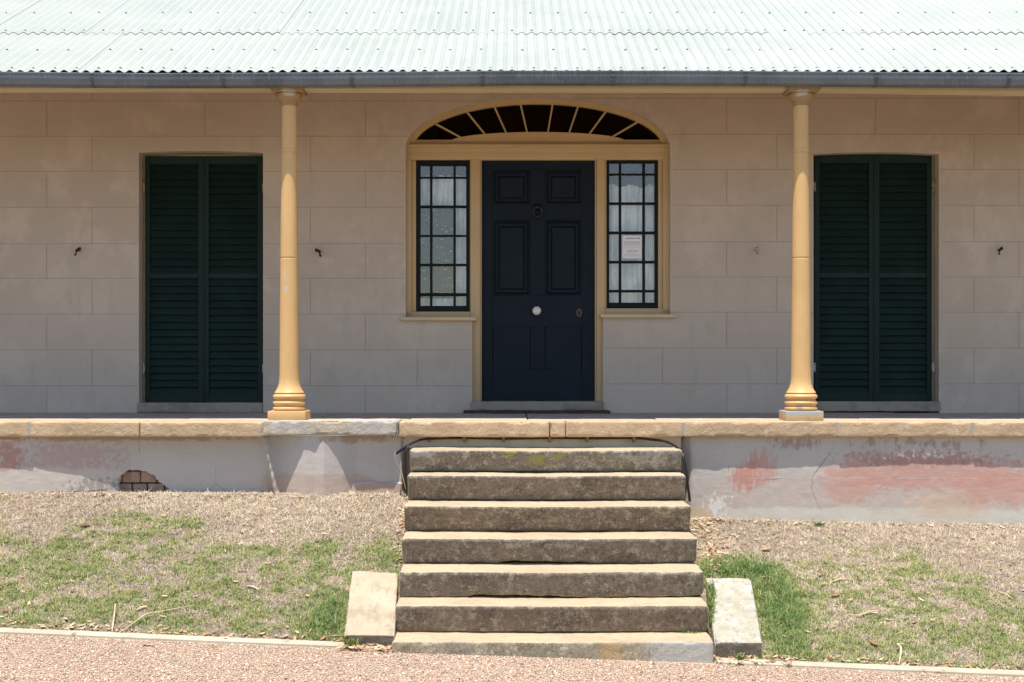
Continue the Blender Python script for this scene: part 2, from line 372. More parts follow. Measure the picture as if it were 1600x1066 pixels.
M['plinthline'] = simple('pale_string_line', (.62, .60, .57), .9)
M['recess'] = simple('cream_recess', (.66, .60, .48), .9, [(6, (.54, .49, .39), .42, .68)], [(30, .5, .008)])

# ground
t = NT('dry_soil')
c = t.mix(t.ramp(t.noise(4, 7, .65), .38, .66), (.31, .23, .165), (.24, .19, .15))
c = t.mix(t.ramp(t.noise(60, 8, .8, off=4), .45, .7), c, (.34, .26, .185))
c = t.mix(t.ramp(t.noise(190, 5, .8, off=7), .55, .7), c, (.13, .10, .075))
M['soil'] = t.fin(c, .97, t.bump(t.noise(120, 6, .8), .9, .012))
t = NT('gravel_ground')
vo = t.n('ShaderNodeTexVoronoi'); vo.inputs['Scale'].default_value = 130; t.L(t.scaled((1, 1, 1)), vo.inputs['Vector'])
se = t.n('ShaderNodeSeparateColor'); t.L(vo.outputs['Color'], se.inputs[0])
c = t.mix(t.ramp(se.outputs[0], .1, .9), (.38, .265, .185), (.52, .40, .30))
c = t.mix(t.ramp(se.outputs[1], .75, .9), c, (.55, .49, .42))
c = t.mix(t.ramp(t.noise(1.2, 4), .4, .7, 0, .5), c, (.40, .26, .19))
M['gravel'] = t.fin(c, .95, t.bump(vo.outputs['Distance'], .9, .006))
for i, cc in enumerate([(.59, .40, .285), (.53, .34, .23), (.60, .48, .36), (.76, .68, .57), (.28, .19, .14)]):
    M['peb%d' % i] = simple('pebble', cc, .9)
M['kerb'] = simple('edging_concrete', (.52, .46, .35), .9, [(3, (.43, .38, .29), .45, .6), (20, (.46, .42, .34), .5, .7), (8, (.27, .21, .15), .58, .68), (90, (.25, .22, .18), .62, .75)], [(60, .4, .004)])
straw = [(.62, .50, .34), (.52, .41, .30), (.38, .31, .255), (.21, .165, .14), (.70, .60, .43)]
greens = [(.155, .215, .06), (.22, .27, .08), (.34, .34, .125), (.085, .165, .045), (.46, .40, .22)]
def leafm(name, c):
    t = NT(name); return t.fin(c, .75, None, 0, .2)
MS = [leafm('straw', c) for c in straw]; MG = [leafm('green_blade', c) for c in greens]
LV = [leafm('dead_leaf', c) for c in [(.40, .25, .14), (.52, .38, .22), (.28, .15, .09), (.60, .50, .34), (.20, .10, .07)]]

# glass: reflective pane over the curtain
def glass(name, tint, refl, rough=.03, wav=.25):
    t = NT(name); t.t.nodes.remove(t.b); out = [n for n in t.t.nodes if n.type == 'OUTPUT_MATERIAL'][0]
    tr = t.n('ShaderNodeBsdfTransparent'); tr.inputs[0].default_value = (*tint, 1)
    gl = t.n('ShaderNodeBsdfGlossy'); gl.inputs['Roughness'].default_value = rough; gl.inputs[0].default_value = (1, 1, 1, 1)
    t.L(t.bump(t.noise(7, 3, .5), wav, .01), gl.inputs['Normal'])
    mx = t.n('ShaderNodeMixShader'); mx.inputs[0].default_value = refl
    t.L(tr.outputs[0], mx.inputs[1]); t.L(gl.outputs[0], mx.inputs[2]); t.L(mx.outputs[0], out.inputs[0]); return t.m
M['glass'] = glass('window_glass', (.97, .98, .98), .11, .03, .12)
M['glass_dark'] = glass('fanlight_glass', (.25, .25, .25), .02)
M['curtain'] = simple('net_curtain', (.86, .93, 1.0), .9, [(4, (.52, .58, .66), .42, .62, (2, 1, .5)), (50, (.58, .60, .62), .5, .7, (4, 1, .3))])
M['top_reflection'] = simple('brown_reflection', (.09, .055, .025), .95, [(60, (.19, .13, .07), .5, .65)])  # brown tone painting the dark reflection in the upper panes
M['reflection'] = simple('tree_reflection', (.055, .046, .033), .95, [(35, (.28, .28, .26), .57, .63), (9, (.05, .045, .035), .5, .62)])  # dark tone standing in for trees reflected in the panes

# ------------------------------------------------------------------ terrain
def grav_z(X): return CZ - 1.711 - .032 * np.clip(np.asarray(X, float) - .24, -8, 8)
def kerb_y(X): return -1.50 - (np.asarray(X, float) + 3.04) / 6.08 * .30     # back edge of the edging strip
def wall_base_z(X):
    X = np.asarray(X, float)
    return CZ + np.interp(X, [-12, px(0, 10.05), px(430, 10.05), px(625, 10.05), px(1085, 10.05), px(1300, 10.05), px(1600, 10.05), 12],
                          [-.92, -.925, -.93, -.935, -1.10, -1.13, -1.145, -1.2])
def bank_t(X, Y): return np.clip((.06 - np.asarray(Y)) / (.06 - kerb_y(X)), 0, 1)
def bank_z(X, Y, detail=True):
    tt = bank_t(X, Y); z0 = wall_base_z(X); z1 = grav_z(X) + .012
    z = z0 + (z1 - z0) * (tt ** 1.04)
    if detail: z = z + (fbm(np.asarray(X) * 1.6, np.asarray(Y) * 1.6, 3.3, 3) * .022 + fbm(np.asarray(X) * 14, np.asarray(Y) * 14, 1.3, 3) * .006) * np.sin(np.pi * np.clip(tt, .03, .97))
    return z
t = NT('far_ground')  # unseen ground beyond the path, added to cut bounced light
c = t.mix(t.ramp(t.noise(.5, 6, .6), .4, .65), (.20, .165, .095), (.26, .20, .13))
M['farground'] = t.fin(t.mix(t.ramp(t.noise(25, 6, .8), .4, .7), c, (.14, .115, .07)), .95, t.bump(t.noise(60, 5, .8), 1, .03))
def sheet_at(name, xs, ys, dz, mat_):
    a, b = np.meshgrid(xs, ys, indexing='ij'); z = grav_z(a) + dz
    o = np_mesh(name, np.stack([a.ravel(), b.ravel(), z.ravel()], 1), grid_faces(len(xs), len(ys)), mat_, smooth=True); return tag(o, kind='structure')
xs = np.concatenate([np.linspace(-300, -9, 14), np.arange(-8.5, 8.6, .25), np.linspace(9, 300, 14)])
sheet_at('ground', xs, np.concatenate([np.linspace(-300, -14, 14), np.arange(-13, 14, 1.), np.linspace(15, 300, 14)]), -.012, M['farground'])
sheet_at('gravel_path', np.concatenate([[-60, -30, -12], xs[14:-14], [12, 30, 60]]), np.arange(-5.5, -1.0, .25), 0, M['gravel'])
xs = np.concatenate([np.linspace(-12, -3.9, 40), np.arange(-3.88, 3.9, .02), np.linspace(3.9, 12, 40)]); vs = np.linspace(0, 1, 90)
a, b = np.meshgrid(xs, vs, indexing='ij'); Yg = .35 - b * (.35 - kerb_y(a))
o = np_mesh('lawn_bank', np.stack([a.ravel(), Yg.ravel(), bank_z(a, Yg).ravel()], 1), grid_faces(len(xs), len(vs)), M['soil'], smooth=True); tag(o, kind='structure')

# ------------------------------------------------------------------ house
DW = 11.71; YW = DW - 10
house = empty('house', (0, YW, CZ - .43))
tag(house, 'single storey rendered house with white corrugated roof, navy door and green shutters', 'house')
wx = lambda x: px(x, DW); wz = lambda y: pz(y, DW)
ZF = pz(659, 10)          # verandah floor level
ZFW = pz(646, DW)         # floor at the wall
# wall with openings, built in vertical strips
mb = MB()
TOPW = CZ + 2.55; BOT = ZFW - .1
LX0, LX1, RX0, RX1 = wx(217), wx(411), wx(1271), wx(1467)
AX0, AX1 = wx(634), wx(1047); acx = (AX0 + AX1) / 2; ara = (AX1 - AX0) / 2; AZ = wz(231); arb = wz(152) - AZ
DX0, DX1 = wx(738), wx(942); SILZ_L, SILZ_R = wz(499), wz(495)
def arch(x, c, ra, rb, z0): return z0 + rb * math.sqrt(max(0, 1 - ((x - c) / ra) ** 2))
def camber(x, x0, x1, zc, rise): return zc + rise * (1 - ((2 * x - x0 - x1) / (x1 - x0)) ** 2)
def quad(p, mi=0): mb.add(p, [(0, 1, 2, 3)], mi)
def face(x0, x1, z0a, z0b, z1): quad([(x0, YW, z0a), (x1, YW, z0b), (x1, YW, z1), (x0, YW, z1)])
DEP = .15
def reveal(pts, dep=DEP):
    for (xa, za), (xb, zb) in zip(pts[:-1], pts[1:]): quad([(xa, YW, za), (xb, YW, zb), (xb, YW + dep, zb), (xa, YW + dep, za)])
face(-9, LX0, BOT, BOT, TOPW); face(LX1, AX0, BOT, BOT, TOPW); face(AX1, RX0, BOT, BOT, TOPW); face(RX1, 9, BOT, BOT, TOPW)
for (x0, x1, zc) in ((LX0, LX1, wz(239)), (RX0, RX1, wz(241))):
    n = 16; X = [x0 + (x1 - x0) * i / n for i in range(n + 1)]; Z = [camber(x, x0, x1, zc, .016) for x in X]
    for i in range(n): face(X[i], X[i + 1], Z[i], Z[i + 1], TOPW)
    reveal([(x0, BOT)] + list(zip(X, Z)) + [(x1, BOT)])
n = 64; X = [acx - ara * math.cos(math.pi * i / n) for i in range(n + 1)]; Z = [arch(x, acx, ara, arb, AZ) for x in X]
for i in range(n): face(X[i], X[i + 1], Z[i], Z[i + 1], TOPW)
face(AX0, DX0, BOT, BOT, SILZ_L); face(DX1, AX1, BOT, BOT, SILZ_R)
reveal([(DX0, BOT), (DX0, SILZ_L), (AX0, SILZ_L), (AX0, AZ)] + list(zip(X, Z)) + [(AX1, AZ), (AX1, SILZ_R), (DX1, SILZ_R), (DX1, BOT)])
# rest of the shell
def sheet(p): mb.add(p, [(0, 1, 2, 3)], 0)
sheet([(-9, YW, BOT), (-9, YW + 6, BOT), (-9, YW + 6, TOPW), (-9, YW, TOPW)]); sheet([(9, YW, BOT), (9, YW + 6, BOT), (9, YW + 6, TOPW), (9, YW, TOPW)])
sheet([(-9, YW + 6, BOT), (9, YW + 6, BOT), (9, YW + 6, TOPW), (-9, YW + 6, TOPW)])
sheet([(-9, YW + .9, BOT), (9, YW + .9, BOT), (9, YW + .9, TOPW), (-9, YW + .9, TOPW)])
# scored joints, a hair proud of the render
JW = .0025
def blocked(x, z):
    if LX0 - .01 < x < LX1 + .01 and z < wz(237): return True
    if RX0 - .01 < x < RX1 + .01 and z < wz(239): return True
    if AX0 - .008 < x < AX1 + .008 and z > wz(497) and z < arch(x, acx, ara, arb, AZ) + .004: return True
    if DX0 - .005 < x < DX1 + .005 and z < wz(497): return True
    return False
def hline(y, xa, xb):
    z = wz(y); X = np.arange(xa, xb + .001, .01); run = None
    for x in X:
        bl = blocked(x, z)
        if not bl and run is None: run = x
        if (bl or x >= X[-1] - 1e-6) and run is not None:
            if x - run > .015: mb.box(run, x - (.01 if bl else 0), YW - .001, YW + .003, z - JW, z + JW, 1)
            run = None
YL = [158, 213, 268, 324, 381, 435, 491, 547, 603]; YR = [154, 210, 265, 321, 378, 433, 488, 544, 600]
for y in YL: hline(y, -9, wx(840))
for y in YR: hline(y, wx(840.5), 9)
def vline(x, ya, yb):
    X_ = wx(x)
    if not blocked(X_, (wz(ya) + wz(yb)) / 2): mb.box(X_ - JW, X_ + JW, YW - .0013, YW + .003, wz(yb) + JW, wz(ya) - JW, 1)
bandsL = [100] + YL + [646]; bandsR = [97] + YR + [646]
for i in range(len(bandsL) - 1):
    odd = i % 2 == 1
    for x in ([-180, 73, 320, 571] if odd else [-100, 144, 485] + ([633] if i == 0 else [652] if i >= 7 else [])): vline(x, bandsL[i], bandsL[i + 1])
    for x in ([1135.5, 1368, 1592, 1840] if odd else [1214, 1522, 1760] + ([1047] if i == 0 else [1035] if i >= 7 else [])): vline(x, bandsR[i], bandsR[i + 1])
for (xa, ya, xb, yb) in ((757, 118, 773, 157), (930, 112, 911, 153)):
    mb.add([(wx(xa) - JW, YW - .001, wz(ya)), (wx(xa) + JW, YW - .001, wz(ya)), (wx(xb) + JW, YW - .001, wz(yb)), (wx(xb) - JW, YW - .001, wz(yb))], [(0, 1, 2, 3)], 1)
mb.build('wall', [M['render'], M['joint']], house, fixn=False)

# raked verandah lining and beam
mb = MB(); EZ = CZ + 2.003; TP = .45
EY = .0; rz = lambda Y: EZ + TP * (Y - EY)
mb.add([(-9, .09, rz(.09) - .05), (9, .09, rz(.09) - .05), (9, YW, rz(YW) - .05), (-9, YW, rz(YW) - .05), (-9, .09, rz(.09) - .035), (9, .09, rz(.09) - .035), (9, YW, rz(YW) - .035), (-9, YW, rz(YW) - .035)],
       [(0, 1, 2, 3), (4, 5, 6, 7), (0, 1, 5, 4), (2, 3, 7, 6)])
mb.build('ceiling', M['ceiling'], house)
def sag(X):   # vertical wave of the eave line (metres)
    X = np.asarray(X, float); return np.interp(X, [-9, -3.57, -2.5, -1.3, 0, 1.3, 2.6, 3.57, 9], [-.004, -.004, -.016, -.010, .003, .003, -.008, -.014, -.03])
def sweep(name, prof, mats, parent, x0=-9, x1=9, step=.15, sg=sag, smooth=True, closed=True, mi=None):
    X = np.arange(x0, x1 + .01, step); V = []; n = len(prof)
    for x in X:
        dz = float(sg(x))
        for (y, z_) in prof: V.append((x, y, z_ + dz))
    Fs = []; 
    for i in range(len(X) - 1):
        for k in range(n if closed else n - 1): Fs.append((i * n + k, i * n + (k + 1) % n, (i + 1) * n + (k + 1) % n, (i + 1) * n + k))
    m_ = MB(); m_.add(V, Fs); return m_.build(name, mats, parent, smooth=smooth)
bsag = lambda x: float(np.interp(x, [-9, -3.57, -2.4, -1.6, 1.9, 2.6, 3.57, 9], [-.02, .002, .004, .0, .0, -.008, -.022, -.03]))
sweep('beam', [(.07, CZ + 1.906), (.07, CZ + 2.01), (.24, CZ + 2.05), (.24, CZ + 1.909)], M['cream'], house, sg=bsag)

# roof: corrugated iron in two courses of sheets
def roof_course(mb_V, mb_F, u0, u1, lift, seed, off):
    PIT = .0762; SW = PIT * 10; nper = 10
    for si, xs0 in enumerate(np.arange(-9.144 + off, 9.1, SW)):
        r_ = random.Random(seed * 100 + si)
        e = r_.uniform(0, .004); skew = r_.uniform(-.004, .004)
        X = np.linspace(xs0 - PIT * .28, xs0 + SW + PIT * .22, nper * 14 + 8); U = np.array([u0, u0 + .02, u0 + .3, (u0 + u1) / 2, u1])
        a, b = np.meshgrid(X, U, indexing='ij')
        h = .0088 * np.cos(2 * np.pi * (a - off_ph) / PIT) + lift + .0016 * ((a - xs0) / SW) + e * np.exp(-(b - u0) / .15)
        nx, nz = -TP / math.hypot(1, TP), 1 / math.hypot(1, TP)
        Yv = EY + b + nx * h + skew; Zv = EZ + TP * b + nz * h + .012
        V = np.stack([a.ravel(), Yv.ravel(), Zv.ravel()], 1); base = sum(len(v) for v in mb_V)
        mb_V.append(V); mb_F.append(grid_faces(len(X), len(U)) + base)
        # thin turned down lip at the lower edge so that the sheet end reads
        L0 = V.reshape(len(X), len(U), 3)[:, 0]; L1 = L0 + np.array([0, .001, -.0016]); base = sum(len(v) for v in mb_V)
        mb_V.append(np.concatenate([L0, L1])); k = len(X); i = np.arange(k - 1); mb_F.append(np.stack([i, i + 1, i + 1 + k, i + k], 1) + base)
off_ph = .0
V = []; Fs = []
ULAP = 1.18
roof_course(V, Fs, 0, ULAP + .1, 0, 1, 0); roof_course(V, Fs, ULAP, 4.6, .0035, 2, -.3048)
nroof = sum(len(f) for f in Fs)
# fixing screws on the crests
sv = []; sf = []; base = sum(len(v) for v in V)
def screw(x, u, lift):
    global base
    nx, nz = -TP / math.hypot(1, TP), 1 / math.hypot(1, TP); c0 = np.array([x, EY + u, EZ + TP * u + .012]); nv = np.array([0, nx, nz]); tv = np.array([0, nz, -nx])
    c0 = c0 + nv * (.0088 + lift); ring = []
    for rr, hh in ((.0095, -.001), (.0085, .0055), (.004, .009)):
        for k in range(8):
            an = math.pi * k / 4; ring.append(c0 + rr * (math.cos(an) * np.array([1, 0, 0]) + math.sin(an) * tv) + nv * hh)
    V.append(np.array(ring))
    f = [[j * 8 + k, j * 8 + (k + 1) % 8, (j + 1) * 8 + (k + 1) % 8, (j + 1) * 8 + k] for j in range(2) for k in range(8)] + [[16, 17, 18, 19], [16, 19, 20, 23], [20, 21, 22, 23]]
    Fs.append(np.array(f) + base); base += 24
r_ = random.Random(5)
for k in range(-58, 59):
    if k % 2 == 0: screw(k * .0762, .05 + r_.uniform(-.004, .004), 0)
    if k % 2 == 0: screw(k * .0762, ULAP + .05 + r_.uniform(-.004, .004), .004)
    if k % 10 in (1, 4, 7): screw(k * .0762, .60 + r_.uniform(-.012, .012), 0)
    if k % 10 in (2, 5, 8): screw(k * .0762, ULAP + .72 + r_.uniform(-.015, .015), .004)
Fa = np.concatenate(Fs); mi = np.zeros(len(Fa)); mi[nroof:] = 1
roof = np_mesh('roof', np.concatenate(V), Fa, [M['iron_roof'], M['screw']], house, mi, smooth=True)
mb = MB(); mb.box(-9, 9, 4.6, 9.2, CZ + 1.9, EZ + TP * 4.6, 0)

# gutter: quad profile, open at the top
GZ0, GZ1 = CZ + 1.917, CZ + 2.006; gy = -.065; th = .003
out = [(gy + .006, GZ1), (gy, GZ1 - .004), (gy, GZ1 - .012), (gy + .004, GZ1 - .018), (gy + .003, GZ1 - .035), (gy + .008, GZ1 - .055), (gy + .020, GZ0 + .008), (gy + .036, GZ0), (gy + .098, GZ0), (gy + .098, GZ1 + .0)]
inn = [(y + (th if y < .0 else -th), max(z_, GZ0 + th)) for y, z_ in out][::-1]
gut = sweep('gutter', out + inn, M['galv'], house)
for bx in (-60, 142, 347, 548, 754, 958, 1165, 1370, 1577, 1700):
    X_ = px(bx, 9.935); dz = float(sag(X_)); m_ = MB(); X2 = X_ + (.012 if bx < 600 else 0)
    for (ya, za), (yb, zb) in zip(out[2:8], out[3:9]):
        m_.add([(X_ - .014, ya - .003, za + dz), (X_ + .014, ya - .003, za + dz), (X2 + .014, yb - .003, zb + dz - .002), (X2 - .014, yb - .003, zb + dz - .002)], [(0, 1, 2, 3)])
    m_.build('bracket', M['galvdark'], gut)
for bx in (250, 1327, 660):
    pass

# columns
def column(cx, ch):
    DC = 10.152; X_ = px(cx, DC); Yc = DC - 10; s = F / DC; zz = lambda y: pz(y, DC)
    c = empty('column', (X_, Yc, zz(659) ), house); c.location = Vector((X_, Yc, ZF)) - wpos(house)
    m_ = MB(); w_ = 59 / 2 / (F / 10.02); m_.box(X_ - w_, X_ + w_, .02, .02 + 2 * w_, ZF - .001, pz(642.5, 10.05)); 
    m_.build('plinth', M['column_block'] if ch else M['column'], c, bevel=.004, seg=2, smooth=True)
    hw = lambda p: p / 2 / s
    prof = [(hw(44), zz(642.5))]
    def torus(y0, y1, w, n=7):
        for k in range(n + 1):
            a = math.pi * k / n; r = hw(w) - (.5 - .5 * math.sin(a)) * (y1 - y0) / s * .9; prof.append((r, zz(y1 + (y0 - y1) * k / n)))
    torus(634.5, 641.5, 51); prof.append((hw(45), zz(634))); torus(625.5, 633, 51); prof.append((hw(45), zz(625))); torus(615, 624, 51)
    for w, y in ((46, 613.5), (41, 610), (36, 605), (32.5, 599), (30.6, 590), (30, 570), (29.5, 520), (28.5, 460), (27.65, 408), (27.6, 405.6), (27.6, 405)): prof.append((hw(w), zz(y)))
    prof += [(hw(26.6), zz(404.2)), (hw(26.6), zz(403)), (hw(27.5), zz(402.2)), (hw(27.5), zz(401.6)), (hw(27.4), zz(399))]
    for w, y in ((26.8, 350), (25.6, 300), (24.2, 250), (24.0, 243), (24.0, 240)): prof.append((hw(w), zz(y)))
    prof += [(hw(22.6), zz(239)), (hw(22.6), zz(238)), (hw(25.4), zz(237)), (hw(25.4), zz(234)), (hw(23.6), zz(233)), (hw(23.5), zz(230))]
    for w, y in ((23.2, 200), (22.8, 165)): prof.append((hw(w), zz(y)))
    m_ = MB(); m_.lathe(prof, X_, Yc, 56); m_.build('shaft', M['column'], c, smooth=True)
    m_ = MB(); m_.lathe([(hw(22.9), zz(166.5)), (hw(26.5), zz(165)), (hw(27.5), zz(162.5)), (hw(27), zz(160.5)), (hw(29), zz(159)), (hw(33), zz(157.5)), (hw(37.5), zz(155)), (hw(40), zz(151.5)), (hw(40.5), zz(148.5)), (hw(39), zz(147.2)), (hw(37), zz(146.8)), (hw(37), zz(145))], X_, Yc, 56)
    m_.box(X_ - hw(48), X_ + hw(48), Yc - hw(48), Yc + hw(48), zz(146.9), zz(144.6)); m_.box(X_ - hw(51.5), X_ + hw(51.5), Yc - hw(51.5), Yc + hw(51.5), zz(144.6), CZ + 1.9165)
    m_.build('capital', M['capital'], c, smooth=True, bevel=.002)
    return c
def column_mat(name, patches, base=(.68, .425, .185)):
    t = NT(name); c = t.mix(t.ramp(t.noise(3, 5), .4, .7), base, tuple(v * .93 for v in base))
    c = t.mix(t.ramp(t.noise(130, 4, .7), .66, .74, 0, .6), c, (.72, .60, .42))
    c = t.mix(t.ramp(t.noise(24, 7, .75, off=8), .63, .70, 0, .5), c, (.45, .30, .15))
    c = t.mix(t.ramp(t.noise(20, 6, .7, (2.5, 1, .22), off=5), .52, .70, 0, .45), c, tuple(v * .72 for v in base))
    c = t.mix(t.ramp(t.noise(70, 4, .8, off=15), .69, .72, 0, .8), c, (.30, .24, .19))
    for p in patches: c = t.patch(c, *p)
    return t.fin(c, .5, t.bump(t.noise(50, 6, .7), .15, .004), 0, .35)
cp = lambda x, y, rx, ry: (px(x, 10.1), pz(y, 10.1), rx / 222, ry / 222)
chips = [((.56, .48, .42), *cp(444, 430, 3, 7), .3, 1.1, 60, 1.6, .8), ((.56, .48, .42), *cp(446, 452, 4, 5), .4, 1.2, 60, 1.2, .8), ((.30, .22, .18), *cp(1247, 637, 7, 3), .5, 1.1, 30, 1.)]
M['column'] = column_mat('column_paint', chips)
M['column_block'] = column_mat('column_block_worn', [((.38, .36, .33), *cp(1252, 645, 30, 4.5), .8, 1.1, 25, .9)], (.60, .41, .22))
M['capital'] = column_mat('capital_shaded_worn', [((.50, .44, .36), *cp(452, 146, 14, 6), .4, 1.0, 30, 1.2), ((.50, .44, .36), *cp(1251, 147, 14, 6), .4, 1.0, 30, 1.2)], (.34, .225, .115))  # eave shade put into the darker base; pale spots are wear
cl = column(452, 0); cr = column(1251.5, 1)
cr['label'] = 'ochre column with grey worn stone plinth'; cl['label'] = 'ochre column with white paint chips halfway up'

# shutters
DS = DW + .10
def shutters(xa, xm, xb, yt, ym, yb, side):
    for k, (x0, x1) in enumerate(((xa, xm - .7), (xm + .7, xb))):
        X0, X1, Zt, Zm, Zb = px(x0, DS), px(x1, DS), pz(yt, DS), pz(ym, DS), pz(yb, DS); Y0 = DS - 10; T = .04
        m_ = MB(); st = .040
        m_.box(X0, X0 + st, Y0, Y0 + T, Zb, Zt); m_.box(X1 - st, X1, Y0, Y0 + T, Zb, Zt)
        m_.box(X0 + st, X1 - st, Y0 + .002, Y0 + T, Zt - .068, Zt); m_.box(X0 + st, X1 - st, Y0 + .002, Y0 + T, Zm - .022, Zm + .020); m_.box(X0 + st, X1 - st, Y0 + .002, Y0 + T, Zb, Zb + .068)
        sh = m_.build('shutter', M['green'], house, bevel=.002)
        m_ = MB(); rr = random.Random(int(x0))
        for (za, zb) in ((Zm + .020, Zt - .068), (Zb + .068, Zm - .022)):
            n_ = round((zb - za) / .0585); h = (zb - za) / n_
            for i in range(n_):
                z0 = za + h * i; j = [rr.uniform(-.002, .002) for _ in range(4)]
                yo, yi = Y0 + .004, Y0 + T + .004
                m_.hexa([(X0 + st, yo, z0 + .0 + j[0]), (X1 - st, yo, z0 + j[1]), (X1 - st, yo + .008, z0 + j[1] - .001), (X0 + st, yo + .008, z0 + j[0] - .001),
                         (X0 + st, yi - .008, z0 + h + .012 + j[2]), (X1 - st, yi - .008, z0 + h + .012 + j[3]), (X1 - st, yi, z0 + h + .008 + j[3]), (X0 + st, yi, z0 + h + .008 + j[2])])
        m_.build('louvres', M['green'], sh)
        m_ = MB()
        xk = X1 - .004 if k == 0 else X0 + .004
        if k == 0: m_.box(X1 - .002, X1 + .012, Y0 - .008, Y0 + .006, Zb + .01, Zt - .01); m_.build('meeting_bead', M['green'], sh, bevel=.002)
        for hy in (yt + 50, yt + 332):
            m_ = MB(); xe = X0 if k == 0 else X1; d_ = -1 if k == 0 else 1
            mat_ = M['brassrust'] if hy < 400 else M['palehinge']
            if (side < 0 and k == 1) or (side > 0 and k == 0): m_.box(xe - .012 - (.004 if d_ < 0 else -.012), xe + .006, Y0 - .006, Y0 + .004, pz(hy + 7, DS), pz(hy - 7, DS))
            else:
                m_.box(min(xe, xe + d_ * .03), max(xe, xe + d_ * .03), Y0 - .006, Y0 + .002, pz(hy + 5, DS), pz(hy - 5, DS)); m_.lathe([(.008, pz(hy + 8, DS)), (.008, pz(hy - 8, DS))], xe + d_ * .012, Y0 - .008, 10)
            m_.build('hinge', mat_, sh)
shutters(226.5, 318, 410, 244, 431, 629, -1); shutters(1273, 1366, 1456, 242, 430, 627, 1)
# opening linings behind the shutters
for (x0, x1, yt) in ((LX0, LX1, 237), (RX0, RX1, 238)):
    m_ = MB(); Yf = DS - 10 + .045
    m_.box(x0 - .02, x0 + .035, Yf, Yf + .06, BOT, wz(yt)); m_.box(x1 - .035, x1 + .02, Yf, Yf + .06, BOT, wz(yt)); m_.box(x0 + .035, x1 - .035, Yf, Yf + .06, wz(yt) - .05, wz(yt)); m_.box(x0 - .02, x1 + .02, Yf + .062, Yf + .07, BOT, wz(yt), 1)
    m_.build('door_lining', [M['cream'], M['dark']], house)
def slab(name, xa, xb, ya, yb, D, dep, mat_, parent=house, **kw):
    return rough_block(name, px(xa, D), px(xb, D), D - 10, D - 10 + dep, pz(yb, D), pz(ya, D), mat_, parent, **kw)
slab('threshold', 214, 410, 629.5, 645, DW - .015, .2, M['thresh'], r=.008, amp=.003, chip=.01)
slab('threshold', 1273, 1470, 627.5, 643, DW - .015, .2, M['thresh'], r=.008, amp=.003, chip=.01, seed=2)
slab('threshold', 737, 943, 627.5, 642, DW - .03, .3, M['thresh'], r=.008, amp=.003, chip=.008, seed=3)
slab('door_step', 724, 954, 642, 650, DW - .16, .16, M['mat'], r=.006, amp=.004, chip=.004, seed=4)

# ---- door surround
DF = DW + .06; YF = DF - 10
fx = lambda x: px(x, DF); fz = lambda y: pz(y, DF)
m_ = MB()
def fb(xa, xb, ya, yb, y0=YF, dep=.14, mi=0): m_.box(fx(xa), fx(xb), y0, y0 + dep, fz(yb), fz(ya), mi)
fb(634, 643, 249, 491); fb(643, 649.5, 250, 487, YF + .03, .11)                       # left jamb and inner moulding
fb(735.5, 750, 249, 628); fb(734, 735.5, 250, 487, YF + .03, .1); fb(750, 752.5, 249, 628, YF + .03, .1)
fb(930, 932.5, 246, 628, YF + .03, .1); fb(932.5, 945, 247, 628); fb(945, 948, 247, 482, YF + .03, .1)
fb(1036, 1048, 247, 486); fb(1029, 1036, 247, 482, YF + .03, .11)
fb(634, 1048, 237, 249.5, YF + .004, .136); fb(634, 1048, 229, 237.2, YF - .006, .146); fb(636, 1046, 226, 229.2, YF - .022, .162)     # transom mouldings
fb(645, 1040, 217.5, 226.2, YF + .03, .11)
fb(634, 735.5, 487, 496, YF + .01, .13); fb(945, 1048, 482, 491, YF + .01, .13)
frame = m_.build('door_surround', M['ochre'], house, bevel=.0025, seg=2, smooth=True)
# arch ring and lunette of the fanlight
fan = empty('fanlight', (0, 0, 0), house); fan.location = Vector((acx, YF, fz(222))) - wpos(house)
fcx = fx(841)
def ell(cx, a_, b_, z0, n, zmin):
    pts = []
    for i in range(n + 1):
        an = math.pi * i / n; pts.append((cx - a_ * math.cos(an), z0 + b_ * math.sin(an)))
    return pts
s_ = F / DF
def ring(name, a0, b0, a1, b1, z0, y0, y1, mat_, par, n=72):
    o_, i_ = ell(fcx, a0 / s_, b0 / s_, z0, n, 0), ell(fcx, a1 / s_, b1 / s_, z0, n, 0); r = MB()
    vs = [(x, y0, z_) for x, z_ in o_] + [(x, y0, z_) for x, z_ in i_] + [(x, y1, z_) for x, z_ in i_] + [(x, y1, z_) for x, z_ in o_]; k = n + 1; fs = []
    for i in range(n):
        fs += [(i, i + 1, k + i + 1, k + i), (k + i, k + i + 1, 2 * k + i + 1, 2 * k + i), (2 * k + i, 2 * k + i + 1, 3 * k + i + 1, 3 * k + i)]
    r.add(vs, fs); return r.build(name, mat_, par, smooth=True)
ring('arch_frame', 208, 82, 203, 77, fz(232), YF - .012, YF + .1, M['ochre'], fan)
ring('arch_bead', 203.5, 77.5, 195, 70, fz(232), YF + .012, YF + .1, M['ochre'], fan)
r = MB(); pts = [(fx(841) + 138 / s_ * math.cos(math.pi * i / 40), fz(221) + 15.5 / s_ * math.sin(math.pi * i / 40)) for i in range(41)]
r.prism(pts, YF + .022, YF + .09); r.build('lunette', M['ochre'], fan, bevel=.002)
bars = [(683, 194, 729, 219), (731, 176, 761, 213), (773, 167, 792, 209), (813, 160, 824, 207), (864, 160, 856, 207), (904, 164, 889, 208), (948, 172, 920, 210), (998, 189, 952, 216)]
